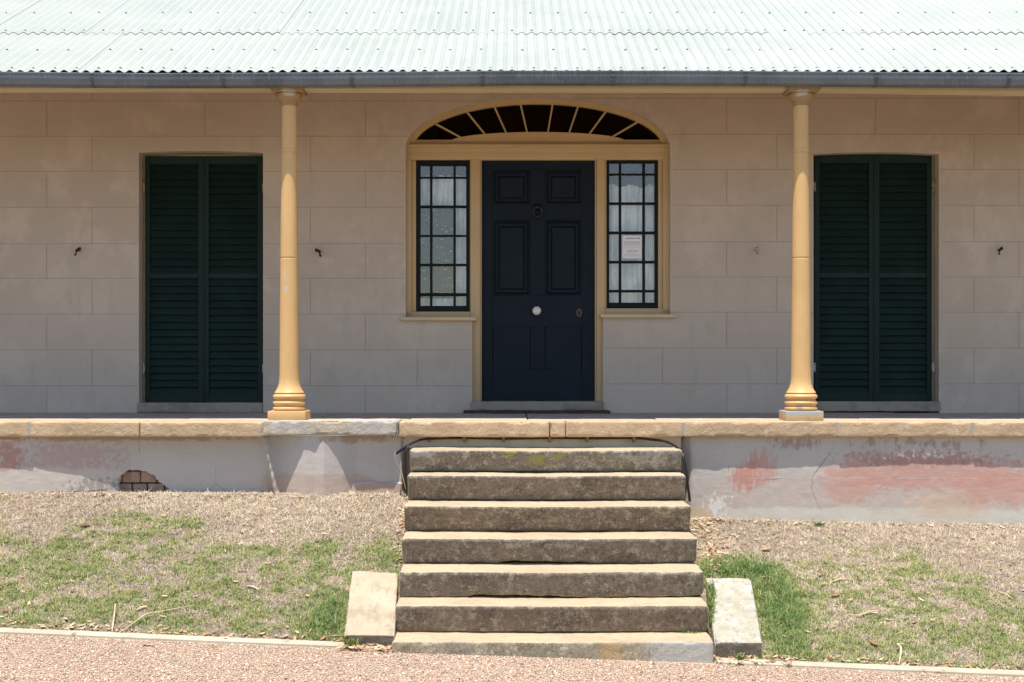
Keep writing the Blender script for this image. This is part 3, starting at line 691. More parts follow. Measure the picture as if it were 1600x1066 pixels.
for (xa, ya, xb, yb) in bars:
    A = Vector((fx(xa), 0, fz(ya))); B = Vector((fx(xb), 0, fz(yb))); d = (B - A).normalized(); nn = Vector((-d.z, 0, d.x)) * .0075; A = A - d * .015; B = B + d * .012
    r = MB(); r.prism([((A + nn).x, (A + nn).z), ((B + nn * .8).x, (B + nn * .8).z), ((B - nn * .8).x, (B - nn * .8).z), ((A - nn).x, (A - nn).z)], YF + .028, YF + .07); r.build('glazing_bar', M['ochre'], fan, bevel=.0015)
r = MB(); pts = ell(fcx, 197 / s_, 72 / s_, fz(232), 60, 0); r.prism(pts, YF + .055, YF + .060); r.build('pane', M['glass_dark'], fan)
r = MB(); r.prism(pts, YF + .16, YF + .17); r.build('dark_backing', M['dark'], fan)  # dark sheet standing in for the unlit room behind the fanlight

# ---- door
DD = DW + .13; YD = DD - 10; dx = lambda x: px(x, DD); dz_ = lambda y: pz(y, DD)
m_ = MB()
def db(xa, xb, ya, yb, y0=YD, dep=.04): m_.box(dx(xa), dx(xb), y0, y0 + dep, dz_(yb), dz_(ya))
rows = [(245, 266), (320, 344), (462, 511), (577, 628)]
cols = [(751, 769.5), (829, 851.5), (909, 931)]
for xa, xb in cols[:1] + cols[2:]: db(xa, xb, 245, 628)
for ya, yb in rows: db(769.5, 909, ya, yb)
for (ya, yb) in ((266, 320), (344, 462), (511, 577)): db(829, 851.5, ya, yb)
door = m_.build('door', M['navy'], house, bevel=.0015)
for (xa, xb) in ((769.5, 829), (851.5, 909)):
    for ya, yb, flush in ((266, 320, 0), (344, 462, 0), (511, 577, 1)):
        m_ = MB()
        if flush: m_.box(dx(xa) + .006, dx(xb) - .006, YD + .003, YD + .03, dz_(yb) + .001, dz_(ya) - .001)
        else:
            X0, X1, Z0, Z1 = dx(xa), dx(xb), dz_(yb), dz_(ya)
            for k, (ins, yy) in enumerate(((0, .004), (.012, .0), (.024, .014))): pass
            prof = [(0, -.004), (.010, -.008), (.022, .004), (.026, .022), (.048, .022), (.062, .010)]
            vs = []; fs = []
            for (ins, yy) in prof: vs += [(X0 + ins, YD + yy, Z0 + ins), (X1 - ins, YD + yy, Z0 + ins), (X1 - ins, YD + yy, Z1 - ins), (X0 + ins, YD + yy, Z1 - ins)]
            for i in range(len(prof) - 1):
                for k in range(4): fs.append((i * 4 + k, i * 4 + (k + 1) % 4, i * 4 + 4 + (k + 1) % 4, i * 4 + 4 + k))
            fs.append(tuple(len(vs) - 4 + k for k in range(4))); m_.add(vs, fs)
        m_.build('panel', M['navy'], door)
m_ = MB(); kc = P(838.5, 486, DD); prof = [(.010, 0), (.022, .002), (.022, .006), (.010, .010), (.012, .022), (.028, .030), (.036, .042), (.036, .050), (.028, .062), (.010, .068), (.001, .069)]
n = 28; vs = []; fs = []
for (r, h) in prof:
    for k in range(n): an = 2 * math.pi * k / n; vs.append((kc.x + r * math.cos(an), YD - h, kc.z + r * math.sin(an)))
for i in range(len(prof) - 1):
    for k in range(n): fs.append((i * n + k, i * n + (k + 1) % n, (i + 1) * n + (k + 1) % n, (i + 1) * n + k))
m_.add(vs, fs); m_.build('door_knob', M['porcelain'], door, smooth=True)
m_ = MB(); kc = P(905, 489, DD)
ov = [(kc.x + .024 * math.cos(2 * math.pi * k / 24), kc.z + .034 * math.sin(2 * math.pi * k / 24)) for k in range(24)]
m_.prism(ov, YD - .004, YD + .001, 0)
kh = [(kc.x + .008 * math.cos(2 * math.pi * k / 12), kc.z + .008 + .008 * math.sin(2 * math.pi * k / 12)) for k in range(12)]
m_.prism(kh, YD - .0055, YD - .002, 1); m_.prism([(kc.x - .004, kc.z + .004), (kc.x + .004, kc.z + .004), (kc.x + .007, kc.z - .018), (kc.x - .007, kc.z - .018)], YD - .0062, YD - .002, 1)
m_.build('keyhole_plate', [simple('bronze_plate', (.10, .075, .06), .5), M['dark']], door)
m_ = MB(); kc = P(840, 326, DD); kmat = simple('black_knocker', (.006, .007, .008), .35, spec=.5)
m_.tube([(kc.x + .036 * math.sin(t_) , YD - .030 - .006 * abs(math.cos(t_)), kc.z - .030 - .040 * math.cos(t_)) for t_ in np.linspace(-2.7, 2.7, 26)], [.006 + .004 * math.cos(t_ * .5) for t_ in np.linspace(-2.7, 2.7, 26)], 10)
hd = [(.026, 0), (.024, .012), (.016, .024), (.008, .030), (.001, .031)]; vs = []; fs = []
for (r, h) in hd:
    for k in range(16): an = 2 * math.pi * k / 16; vs.append((kc.x + r * math.cos(an), YD - h, kc.z + .012 + r * 1.15 * math.sin(an)))
for i in range(4):
    for k in range(16): fs.append((i * 16 + k, i * 16 + (k + 1) % 16, (i + 1) * 16 + (k + 1) % 16, (i + 1) * 16 + k))
m_.add(vs, fs)
for sx in (-1, 1): m_.tube([(kc.x + sx * .012, YD - .004, kc.z + .03), (kc.x + sx * .026, YD - .01, kc.z + .01), (kc.x + sx * .022, YD - .006, kc.z - .015)], [.007, .008, .004], 8)
m_.build('knocker', kmat, door, smooth=True)

# ---- sidelights
DG = DW + .10; YG = DG - 10; gx = lambda x: px(x, DG); gz = lambda y: pz(y, DG)
def sidelight(x0, x1, y0, y1, xs_, ys_, right):
    e = empty('sidelight', (0, 0, 0), house); e.location = Vector((gx((x0 + x1) / 2), YG, gz(y1))) - wpos(house)
    m_ = MB(); q = lambda xa, xb, ya, yb, yy=YG, dep=.04: m_.box(gx(xa), gx(xb), yy, yy + dep, gz(yb), gz(ya))
    q(x0, xs_[0][0], y0, y1); q(xs_[2][1], x1, y0, y1); q(xs_[0][0], xs_[2][1], y0, ys_[0][0], YG + .001); q(xs_[0][0], xs_[2][1], ys_[-1][1], y1, YG + .001)
    for i in range(2): q(xs_[i][1], xs_[i + 1][0], ys_[0][0], ys_[-1][1], YG + .006, .03)
    for i in range(5): q(xs_[0][0], xs_[2][1], ys_[i][1], ys_[i + 1][0], YG + .008, .028)
    m_.build('sash', M['blackpaint'], e, bevel=.002)
    for i in range(3):
        for j in range(6):
            m_ = MB(); rr = random.Random(i * 7 + j + right * 50); tx, tz = rr.uniform(-.0007, .0007), rr.uniform(-.0007, .0007); xa, xb, za, zb = gx(xs_[i][0]) - .003, gx(xs_[i][1]) + .003, gz(ys_[j][1]) - .003, gz(ys_[j][0]) + .003
            m_.add([(xa, YG + .022 + tx, za), (xb, YG + .022 - tx, za), (xb, YG + .022 - tx, zb), (xa, YG + .022 + tx, zb)], [(0, 1, 2, 3)]); m_.build('pane', M['glass'], e)
    X = np.linspace(gx(x0), gx(x1), 90); Zs = np.linspace(gz(y1), gz(y0), 8); a, b = np.meshgrid(X, Zs, indexing='ij')
    Yc = YG + .10 + .012 * np.sin(a * 95 + 2.0 * np.sin(b * 3)) + .006 * np.sin(a * 41 + 1)
    np_mesh('curtain', np.stack([a.ravel(), Yc.ravel(), b.ravel()], 1), grid_faces(90, 8), M['curtain'], e, smooth=True)
    hem = lambda x: (gz(289) + .012 * np.sin(x * 40) + .010 * vnoise(x * 60, 0, 0)) if right else (gz(273) + .01 * vnoise(x * 40, 0, 0))
    tt_ = np.linspace(0, 1, 6); a, b = np.meshgrid(X, tt_, indexing='ij'); Zv = hem(a) + (gz(y0) - hem(a)) * b
    np_mesh('top_reflection', np.stack([a.ravel(), (YG + .07 + .008 * np.sin(a * 120)).ravel(), Zv.ravel()], 1), grid_faces(90, 6), M['top_reflection'], e, smooth=True)  # added strip imitating a reflection across the top panes
    return e
GL = [(656.7, 671.7), (675.5, 708.4), (712, 728.3)]; RL = [(259, 276), (279, 321), (325, 367), (370, 412), (416, 458), (463, 478)]
GR = [(952, 967), (971, 1004), (1008, 1023)]; RR = [(255, 271), (274, 316), (320, 361.6), (366, 407.5), (411.6, 453), (457, 473)]
eL = sidelight(649, 735, 250, 487.5, GL, RL, 0); eR = sidelight(947.5, 1029.5, 247, 482.5, GR, RR, 1)
eL['label'] = 'sidelight with grey lace sheet imitating reflected trees behind its panes'; eR['label'] = 'sidelight with a paper notice and a painted brown valance'
X = np.linspace(gx(650), gx(709), 40); Zs = np.linspace(gz(466), gz(323), 10); a, b = np.meshgrid(X, Zs, indexing='ij')
np_mesh('reflection_panel', np.stack([a.ravel(), (YG + .06 + .006 * np.sin(a * 130)).ravel(), b.ravel()], 1), grid_faces(40, 10), M['reflection'], eL, smooth=True)  # added dark sheet imitating the reflection in the left panes
# window ledges
for (xa, xb, ya, yb) in ((626, 744, 495.5, 501), (938, 1056, 491, 496.5)):
    m_ = MB(); D_ = DW - .05; m_.box(px(xa, D_), px(xb, D_), D_ - 10, DF - 10 + .1, pz(yb, D_), pz(ya, D_)); m_.build('window_sill', M['cream_sill'] if 'cream_sill' in M else M['cream'], house, bevel=.004, seg=2)
# notice taped inside the right sidelight
m_ = MB(); Yn = YG + .016; x0, x1, z0, z1 = gx(972.5), gx(1003), gz(404), gz(368); m_.box(x0, x1, Yn, Yn + .001, z0, z1, 0)
W_, H_ = x1 - x0, z1 - z0; rr = random.Random(3)
for (v, wd, hh) in ((.88, .62, .010), (.75, .8, .003), (.69, .82, .004), (.64, .74, .004), (.57, .80, .003), (.47, .60, .003), (.36, .5, .004), (.30, .55, .004), (.24, .4, .003), (.16, .78, .003), (.11, .7, .003)):
    xc = x0 + W_ * (.5 - wd / 2)
    while xc < x0 + W_ * (.5 + wd / 2):
        l = rr.uniform(.006, .018); m_.box(xc, min(xc + l, x0 + W_ * .93), Yn - .0006, Yn - .0002, z0 + H_ * v - hh / 2, z0 + H_ * v + hh / 2, 1); xc += l + .004
nt_ = m_.build('notice', [M['paper'], M['ink']]); tag(nt_, 'white printed paper notice stuck to the glass of the right sidelight', 'notice')

# shutter hooks on the wall
for (hx, hy, d_) in ((123, 392, -1), (500, 394, 1), (1181, 391, .3), (1559, 391, -.6)):
    c0 = P(hx, hy, DW); m_ = MB()
    m_.tube([(c0.x, YW + .01, c0.z), (c0.x, YW - .045, c0.z), (c0.x - d_ * .004, YW - .06, c0.z - .006)], .006, 8)
    m_.tube([(c0.x - d_ * .032, YW - .055, c0.z + .012), (c0.x - d_ * .018, YW - .055, c0.z + .010), (c0.x, YW - .05, c0.z + .008), (c0.x + d_ * .006, YW - .05, c0.z + .004), (c0.x + d_ * .005, YW - .05, c0.z - .02), (c0.x + d_ * .008, YW - .05, c0.z - .034), (c0.x + d_ * .020, YW - .05, c0.z - .038)],
            [.015, .013, .007, .009, .006, .010, .006], 10)
    m_.build('shutter_hook', M['iron'] if hx != 1181 else simple('pale_hook', (.22, .19, .15), .6, [(120, (.6, .55, .45), .5, .6)]), house, smooth=True)

# ------------------------------------------------------------------ verandah
ver = empty('verandah', (0, 0, ZF - .6)); tag(ver, 'raised verandah platform of sandstone coping on a stained render wall', 'verandah')
# flagstones
r_ = random.Random(11); x = -8.9; k = 0
while x < 8.9:
    w_ = r_.uniform(.55, .95)
    for (ya, yb) in ((.30, .98 + r_.uniform(-.06, .06)), (None, YW + .05)):
        if ya is None: ya = last + .006
        last = yb; zt = lambda Y: ZF + (ZFW - ZF) * (Y / YW)
        rough_block('flagstone', x + .004, x + w_ - .004, ya, yb, ZF - .09, ZF + r_.uniform(-.003, .002), M['flag'], ver, r=.006, amp=.002, res=.06, seed=k, chip=.01); k += 1
    x += w_
# coping stones
cj = [-260, -30, 45, 218, 410.5, 623, 859, 884, 1068, 1309, 1521, 1700, 1950]
cs_ = cj + []
for i in range(len(cs_) - 1):
    xa, xb = px(cs_[i], 10), px(cs_[i + 1], 10)
    g = .003
    gm = M['coping_grey'] if cs_[i] == 410.5 else M['coping']
    dzt = .008 if cs_[i] == 410.5 else (r_.uniform(-.003, .003)); dzb = .012 if cs_[i] == 410.5 else 0
    o = rough_block('coping_stone', xa + g, xb - g, r_.uniform(-.004, .004), .30, ZF - .108 + dzb, ZF + dzt, gm, ver, r=.012, amp=.006 if cs_[i] == 410.5 else .0035, res=.014, seed=i + 20, chip=.05 if cs_[i] == 410.5 else .018)
    if cs_[i] == 410.5: o['label'] = 'grey cracked coping stone with spalled edge'
for jx in (45, 1309, 1521, 410.5, 1068):
    m_ = MB(); X_ = px(jx, 10); m_.box(X_ - .012, X_ + .012, .004, .2, ZF - .10, ZF - .004); m_.build('mortar_joint', M['mortar'], ver, bevel=.003)
# plinth wall as a gently bulging surface (the sun grazes it, so its shape draws the shadow line)
Zc = ZF - .106
ovx = [-200, 0, 70, 130, 172, 200, 405, 411, 414.5, 419, 430, 440, 450, 464, 476, 486, 494, 500, 506, 514, 525, 536, 545, 556, 615, 622, 627, 632, 1058, 1080, 1200, 1300, 1450, 1600, 1850]
ovy = [.037, .037, .043, .051, .063, .088, .088, .086, .084, .088, .086, .078, .064, .042, .022, .023, .026, .017, .010, .018, .031, .046, .064, .080, .080, .070, .03, .14, .14, .0435, .041, .0375, .034, .036, .04]
xs = np.concatenate([np.arange(-5.2, px(176, 10.07), .0125), np.arange(px(176, 10.07), px(270, 10.07), .004), np.arange(px(270, 10.07), 5.2, .0125)]); zs = np.concatenate([np.linspace(0, .08, 6)[:-1], np.linspace(.08, .22, 11)[:-1], np.linspace(.22, .46, 56)[:-1], np.linspace(.46, .75, 15)])
xs = np.concatenate([[-8.9], xs, [8.9]])
a, b = np.meshgrid(xs, zs, indexing='ij')
pxx = 800 + a * F / 10.06
ovy = [v * 1.46 for v in ovy]
ov_ = np.interp(pxx, ovx, ovy) + fbm(a * 5, b * 5, 2.2, 3) * .0022 + fbm(a * 25, b * 25, 5.2, 3) * .0014
# leaning repair ridge at the left of the worn bay and raised patch by the steps
lx = 413.5 + b * 222 * (430 - 413.5) / 88
ov_ = ov_ - .112 * np.exp(-((pxx - lx) / 2.6) ** 2) * sstep(-.02, .01, b)
ov_ = ov_ - .012 * sstep(547, 552, pxx) * sstep(628, 624, pxx) * 1.4 * sstep(.325, .335, b + .01 * vnoise(a * 12, 0, 0))
V = np.stack([a.ravel(), ov_.ravel(), (Zc + .004 - b).ravel()], 1); Fg = grid_faces(len(xs), len(zs))
# broken-out hole
hole = [(183, 757), (186, 744), (196, 736), (210, 735), (225, 738), (238, 745), (245, 755), (262, 765), (250, 769), (184, 771)]
hp = np.array([(px(x, 10.07), pz(y, 10.07)) for x, y in hole])
cen = V[Fg].mean(1)
def inpoly(x, z, poly):
    r = np.zeros(len(x), bool); j = len(poly) - 1
    for i in range(len(poly)):
        xi, zi, xj, zj = *poly[i], *poly[j]; c_ = ((zi > z) != (zj > z)) & (x < (xj - xi) * (z - zi) / (zj - zi + 1e-12) + xi); r ^= c_; j = i
    return r
keep = ~inpoly(cen[:, 0] + .007 * fbm(cen[:, 0] * 50, cen[:, 2] * 50, 0, 3), cen[:, 2] + .007 * fbm(cen[:, 0] * 50, cen[:, 2] * 50, 9, 3), hp)
pw = np_mesh('plinth_wall', V, Fg[keep], M['plinth'], ver, smooth=True)
bm = bmesh.new(); bm.from_mesh(pw.data); wp_ = wpos(ver)
bm.verts.ensure_lookup_table(); loose = [v for v in bm.verts if not v.link_faces]; bmesh.ops.delete(bm, geom=loose, context='VERTS')
be = [e for e in bm.edges if e.is_boundary and all(px(174, 10.07) < v.co.x + wp_.x < px(272, 10.07) and pz(775, 10.07) < v.co.z + wp_.z < pz(730, 10.07) for v in e.verts)]
ge = bmesh.ops.extrude_edge_only(bm, edges=be)['geom']
rr = random.Random(4)
for v in [g_ for g_ in ge if isinstance(g_, bmesh.types.BMVert)]: v.co.y += .045
bm.to_mesh(pw.data); bm.free()
# bricks seen in the hole
def brick(xa, xb, ya, yb, sd_): slab('brick', xa, xb, ya, yb, 10.165, .09, M['brick'], ver, r=.006, amp=.003, res=.012, seed=sd_, chip=.012)
for i, (xa, xb, ya, yb) in enumerate(((170, 190, 737, 754), (191, 218.5, 737, 754), (220.5, 244, 737, 754), (246, 268, 737, 754), (180, 205, 756, 773), (207, 229, 756, 773), (231, 256, 756, 773), (258, 280, 756, 773), (190, 228, 722, 735), (230, 262, 722, 735))): brick(xa, xb, ya, yb, i)
m_ = MB(); D_ = 10.20; m_.pbox(160, 290, 715, 790, D_, .05); m_.build('mortar_backing', simple('dark_mortar', (.11, .085, .065), .95), ver)
m_ = MB(); m_.pbox(628, 1064, 683, 700, 10.11, .12); m_.build('recess_wall', M['recess'], ver)
# cracks, painted contact shade at the wall foot, and the pale horizontal line
def surf_y(X_, Z_):
    q = 800 + X_ * F / 10.06; return float(np.interp(q, ovx, ovy))
def crack(pts, wd, mat_=M['crack'], name='crack'):
    m_ = MB(); rr = random.Random(int(pts[0][0])); P_ = []
    for (x0, y0), (x1, y1) in zip(pts[:-1], pts[1:]):
        n_ = max(2, int(math.hypot(x1 - x0, y1 - y0) / 4))
        for k in range(n_): t_ = k / n_; P_.append((x0 + (x1 - x0) * t_ + rr.uniform(-.8, .8), y0 + (y1 - y0) * t_ + rr.uniform(-.5, .5)))
    P_.append(pts[-1]); Q = []
    for (x, y) in P_: X_ = px(x, 10.05); Z_ = pz(y, 10.05); Q.append((X_, surf_y(X_, Z_) + (.0 if name == 'crack' else .0004), Z_))
    m_.tube(Q, [wd * rr.uniform(.6, 1.2) for _ in Q], 5); return m_.build(name, mat_, ver)
crack([(1306, 690), (1300, 705), (1287, 722), (1272, 740), (1268, 762), (1277, 785), (1285, 800), (1289, 813)], .0010)
crack([(548, 772), (552, 758), (562, 756), (590, 757), (620, 753)], .002)
crack([(320, 770), (334, 757), (348, 768)], .0010); crack([(333, 735), (334, 757)], .0008); crack([(213, 690), (214, 720)], .0014)
crack([(835, 697), (843, 688), (852, 684)], .0016)
crack([(1160, 815), (1215, 817), (1260, 818), (1300, 817.5), (1345, 819.5), (1385, 818)], .0035)  # dark contact line along the wall foot, gap shade drawn as tubes
crack([(55, 769), (90, 769), (130, 768), (165, 766)], .003)
crack([(350, 772), (400, 773), (440, 773)], .003)
o = crack([(1082 + 18 * k, 747.5) for k in range(36)], .0010, M['plinthline'], 'string_line')

# ------------------------------------------------------------------ steps
st = empty('front_steps', (px(862, 9), -1, CZ - 1.72)); tag(st, 'flight of seven weathered sandstone steps leading up to the navy door', 'steps')
TD = [(9.75, 640, 1066, 703, 736.5, 10.16), (9.56, 636, 1071.5, 742.5, 778.5, 9.87), (9.275, 631, 1079.5, 790.5, 828.5, 9.72), (8.99, 627.5, 1090, 841, 879.5, 9.42), (8.715, 623, 1100, 893, 933, 9.10), (8.47, 617.5, 1107.5, 946, 987, 8.80), (8.235, 612, 1116, 1002.5, 1040, 8.56)]
for i, (D_, xa, xb, yt, yb, Dback) in enumerate(TD):
    X0, X1, Y0, Zt = px(xa, D_), px(xb, D_), D_ - 10, pz(yt, D_)
    Dn = TD[i + 1][5] if i < 6 else D_ + .03
    Zb = Zt - (.150 if i < 6 else .20)
    if i < 6: Zb = pz(TD[i + 1][3], TD[i + 1][0]) + .004
    und = (Dn - 10) - Y0 - .05 if i < 6 else .004; und = min(max(und, .03), .07) if i < 6 else .0
    def warp(V, Y0=Y0, Zt=Zt, Zb=Zb, und=und, i=i):
        t_ = np.clip((Zt - .02 - V[:, 2]) / (Zt - .02 - Zb), 0, 1); f = np.clip(1 - (V[:, 1] - Y0) / .3, 0, 1)
        V[:, 1] += und * t_ * f
        # worn dip in the middle of the tread
        xm = (V[:, 0] - (X0 + X1) / 2) / (X1 - X0); top = np.clip(1 - (Zt - V[:, 2]) / .05, 0, 1)
        V[:, 2] -= .005 * np.exp(-(xm / .25) ** 2) * top
        if i == 6: V[:, 2] -= np.clip(1 - (Zt - V[:, 2]) / .2, 0, 1) * .032 * 0 
        if i in (3, 4): V[:, 2] += .011 * np.clip(fbm(V[:, 0] * 5 + i, 0, 0, 3) - .05, 0, 1) * np.clip((Zb + .04 - V[:, 2]) / .04, 0, 1) * 2
        return V
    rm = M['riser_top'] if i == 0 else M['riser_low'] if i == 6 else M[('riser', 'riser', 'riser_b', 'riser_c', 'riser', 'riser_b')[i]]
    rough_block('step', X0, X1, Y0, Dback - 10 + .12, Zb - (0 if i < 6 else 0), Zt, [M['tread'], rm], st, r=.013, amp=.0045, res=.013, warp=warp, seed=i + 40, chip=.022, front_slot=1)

# cheek stones beside the steps
def cheek(name, q, th, mat_, seed, chip=.025):
    # q: photo points of the sloping top: back-left, back-right, front-right, front-left with distances
    bl, br, fr, fl = [P(*p) for p in q]
    def warp(V):
        u, v, ww = V[:, 0], V[:, 1], V[:, 2]   # unit-ish coordinates in metres on (.3,.95)
        U = (u / .30)[:, None]; T = (v / .95)[:, None]
        A = np.array(fl)[None] * (1 - U) + np.array(fr)[None] * U; B = np.array(bl)[None] * (1 - U) + np.array(br)[None] * U
        p = A * (1 - T) + B * T; p[:, 2] += ww; p[:, 1] += -ww * .15 * 0; return p
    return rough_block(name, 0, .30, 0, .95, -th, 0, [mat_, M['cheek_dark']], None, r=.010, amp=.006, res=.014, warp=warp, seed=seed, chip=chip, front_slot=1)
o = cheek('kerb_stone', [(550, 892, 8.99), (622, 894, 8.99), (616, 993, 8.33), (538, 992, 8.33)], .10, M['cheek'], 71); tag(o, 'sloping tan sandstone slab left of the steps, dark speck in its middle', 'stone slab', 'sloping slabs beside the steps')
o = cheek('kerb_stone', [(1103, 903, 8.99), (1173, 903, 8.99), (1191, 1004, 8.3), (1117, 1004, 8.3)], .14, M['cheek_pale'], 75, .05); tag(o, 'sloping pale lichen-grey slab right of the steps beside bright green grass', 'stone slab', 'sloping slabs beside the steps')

# ------------------------------------------------------------------ edging strip
for (xa, xb, lab) in ((-9, px(602, 8.35), 'pale concrete edging strip between gravel and lawn left of the steps'), (px(1118, 8.3), 9, 'pale concrete edging strip between gravel and lawn right of the steps')):
    n_ = 120; X = np.linspace(xa, xb, n_); V = []
    wob = .004 * vnoise(X * 2, 0, 3)
    for x, wv in zip(X, wob):
        yb_ = float(kerb_y(x)) + .005; g = float(grav_z(x)); V += [(x, yb_ - .09 + wv, g - .05), (x, yb_ - .09 + wv, g + .012), (x, yb_ - .084 + wv, g + .018), (x, yb_ - .006 + wv, g + .022), (x, yb_ + wv, g + .016), (x, yb_ + wv, g - .05)]
    Fs = [(i * 6 + k, i * 6 + (k + 1) % 6, i * 6 + 6 + (k + 1) % 6, i * 6 + 6 + k) for i in range(n_ - 1) for k in range(6)] + [tuple(range(6)), tuple(range(n_ * 6 - 1, n_ * 6 - 7, -1))]
    m_ = MB(); m_.add(V, Fs); o = m_.build('edging_strip', M['kerb'], smooth=True); tag(o, lab, 'edging', 'lawn edging strips')

# ------------------------------------------------------------------ cable along the underside of the coping
m_ = MB(); Dc = 10.07
pts = [(619, 709, 9.98), (630, 701, 9.98), (645, 692, 10.0), (662, 686.5, 10.02), (690, 685, 10.03), (730, 684.5, 10.04), (787, 685.5, 10.04), (860, 684.5, 10.04), (930, 685, 10.04), (990, 684.5, 10.04), (1018, 687, 10.02), (1040, 690, 10.0), (1056, 698, 9.9), (1066, 708, 9.8), (1069.5, 722, 9.76), (1072.5, 740, 9.74), (1075, 760, 9.72), (1078, 784, 9.7)]
def spline(Q, n=6):
    Q = [Vector(q) for q in Q]; out = []
    for i in range(len(Q) - 1):
        p0, p1, p2, p3 = Q[max(i - 1, 0)], Q[i], Q[i + 1], Q[min(i + 2, len(Q) - 1)]
        for k in range(n):
            t_ = k / n; out.append(.5 * ((2 * p1) + (-p0 + p2) * t_ + (2 * p0 - 5 * p1 + 4 * p2 - p3) * t_ ** 2 + (-p0 + 3 * p1 - 3 * p2 + p3) * t_ ** 3))
    return out + [Q[-1]]
cab = empty('cable', P(860, 684, 10.07)); tag(cab, 'black cable clipped under the coping above the top step', 'cable')
m_.tube(spline([P(*p) for p in pts]), .0088, 8); m_.build('wire', M['cable'], cab, smooth=True)
m_ = MB(); m_.tube(spline([P(*p) for p in [(650, 690, 10.0), (638, 697, 9.96), (634.5, 708, 9.92), (634, 730, 9.9), (634.5, 755, 9.88), (636, 775, 9.86)]]), .0055, 8); m_.build('wire', M['cable'], cab, smooth=True)
for cx_ in (670, 725, 787, 859, 918, 991):
    m_ = MB(); m_.pbox(cx_ - 2.2, cx_ + 2.2, 681, 690, 10.024, .005); m_.pbox(cx_ - 2, cx_ + 2, 687, 691.5, 10.029, .10); m_.build('clip', M['clip'], cab, bevel=.001)
m_ = MB(); m_.tube(spline([P(*p) for p in [(618, 706, 9.97), (617, 714, 9.97), (620, 724, 9.98), (626, 734, 9.99), (630, 748, 9.99), (634, 765, 10.0)]]), [.003] * 31, 6)
o = m_.build('vine_stem', simple('dry_stem', (.55, .50, .40), .8), smooth=True); tag(o, 'thin pale dry stem hanging beside the left end of the cable', 'stem')

# ------------------------------------------------------------------ grass, gravel, litter
def not_under(X, Y):
    m = np.ones(len(X), bool)
    for (D_, xa, xb, yt, yb, Dback) in TD: m &= ~((X > px(xa, D_) - .0) & (X < px(xb, D_)) & (Y > D_ - 10 - .0) & (Y < .3))
    m &= ~((X > -.98) & (X < -.67) & (Y > -1.66) & (Y < -1.02)); m &= ~((X > 1.19) & (X < 1.46) & (Y > -1.68) & (Y < -1.02))
    return m
def greenness(X, Y):
    t_ = bank_t(X, Y); left = X < .2
    n1 = fbm(X * 2.2 + 3, Y * 3 + 1, .5, 3); n2 = fbm(X * 9, Y * 12, 4.5, 3)
    g = np.where(left, sstep(.34, .62, t_ + n1 * .46 + .12 - .05 * sstep(-3.2, -.9, X)), sstep(.22, .66, t_ + n1 * .50 + .10 - .12 * sstep(2.2, 3.4, X)))
    g = g * np.clip(.60 + 2.4 * n2, .06, 1)
    blobR = np.exp(-(((X - 1.66) / .13) ** 2 + ((Y + 1.2) / .42) ** 2)) * 1.4 + np.exp(-(((X - 1.46) / .26) ** 2 + ((Y + .72) / .14) ** 2)) * 1.3
    blobL = np.exp(-(((X + 1.10) / .12) ** 2 + ((Y + 1.38) / .2) ** 2)) * 1.1 + np.exp(-(((X + .78) / .08) ** 2 + ((Y + .78) / .06) ** 2))
    bare = np.exp(-(((X + .72) / .12) ** 2 + ((Y + .3) / .5) ** 2)) + np.exp(-(((X - 1.36) / .12) ** 2 + ((Y + .25) / .28) ** 2))
    return np.clip(g + blobR + blobL - bare * .5, 0, 1.5), blobR + blobL
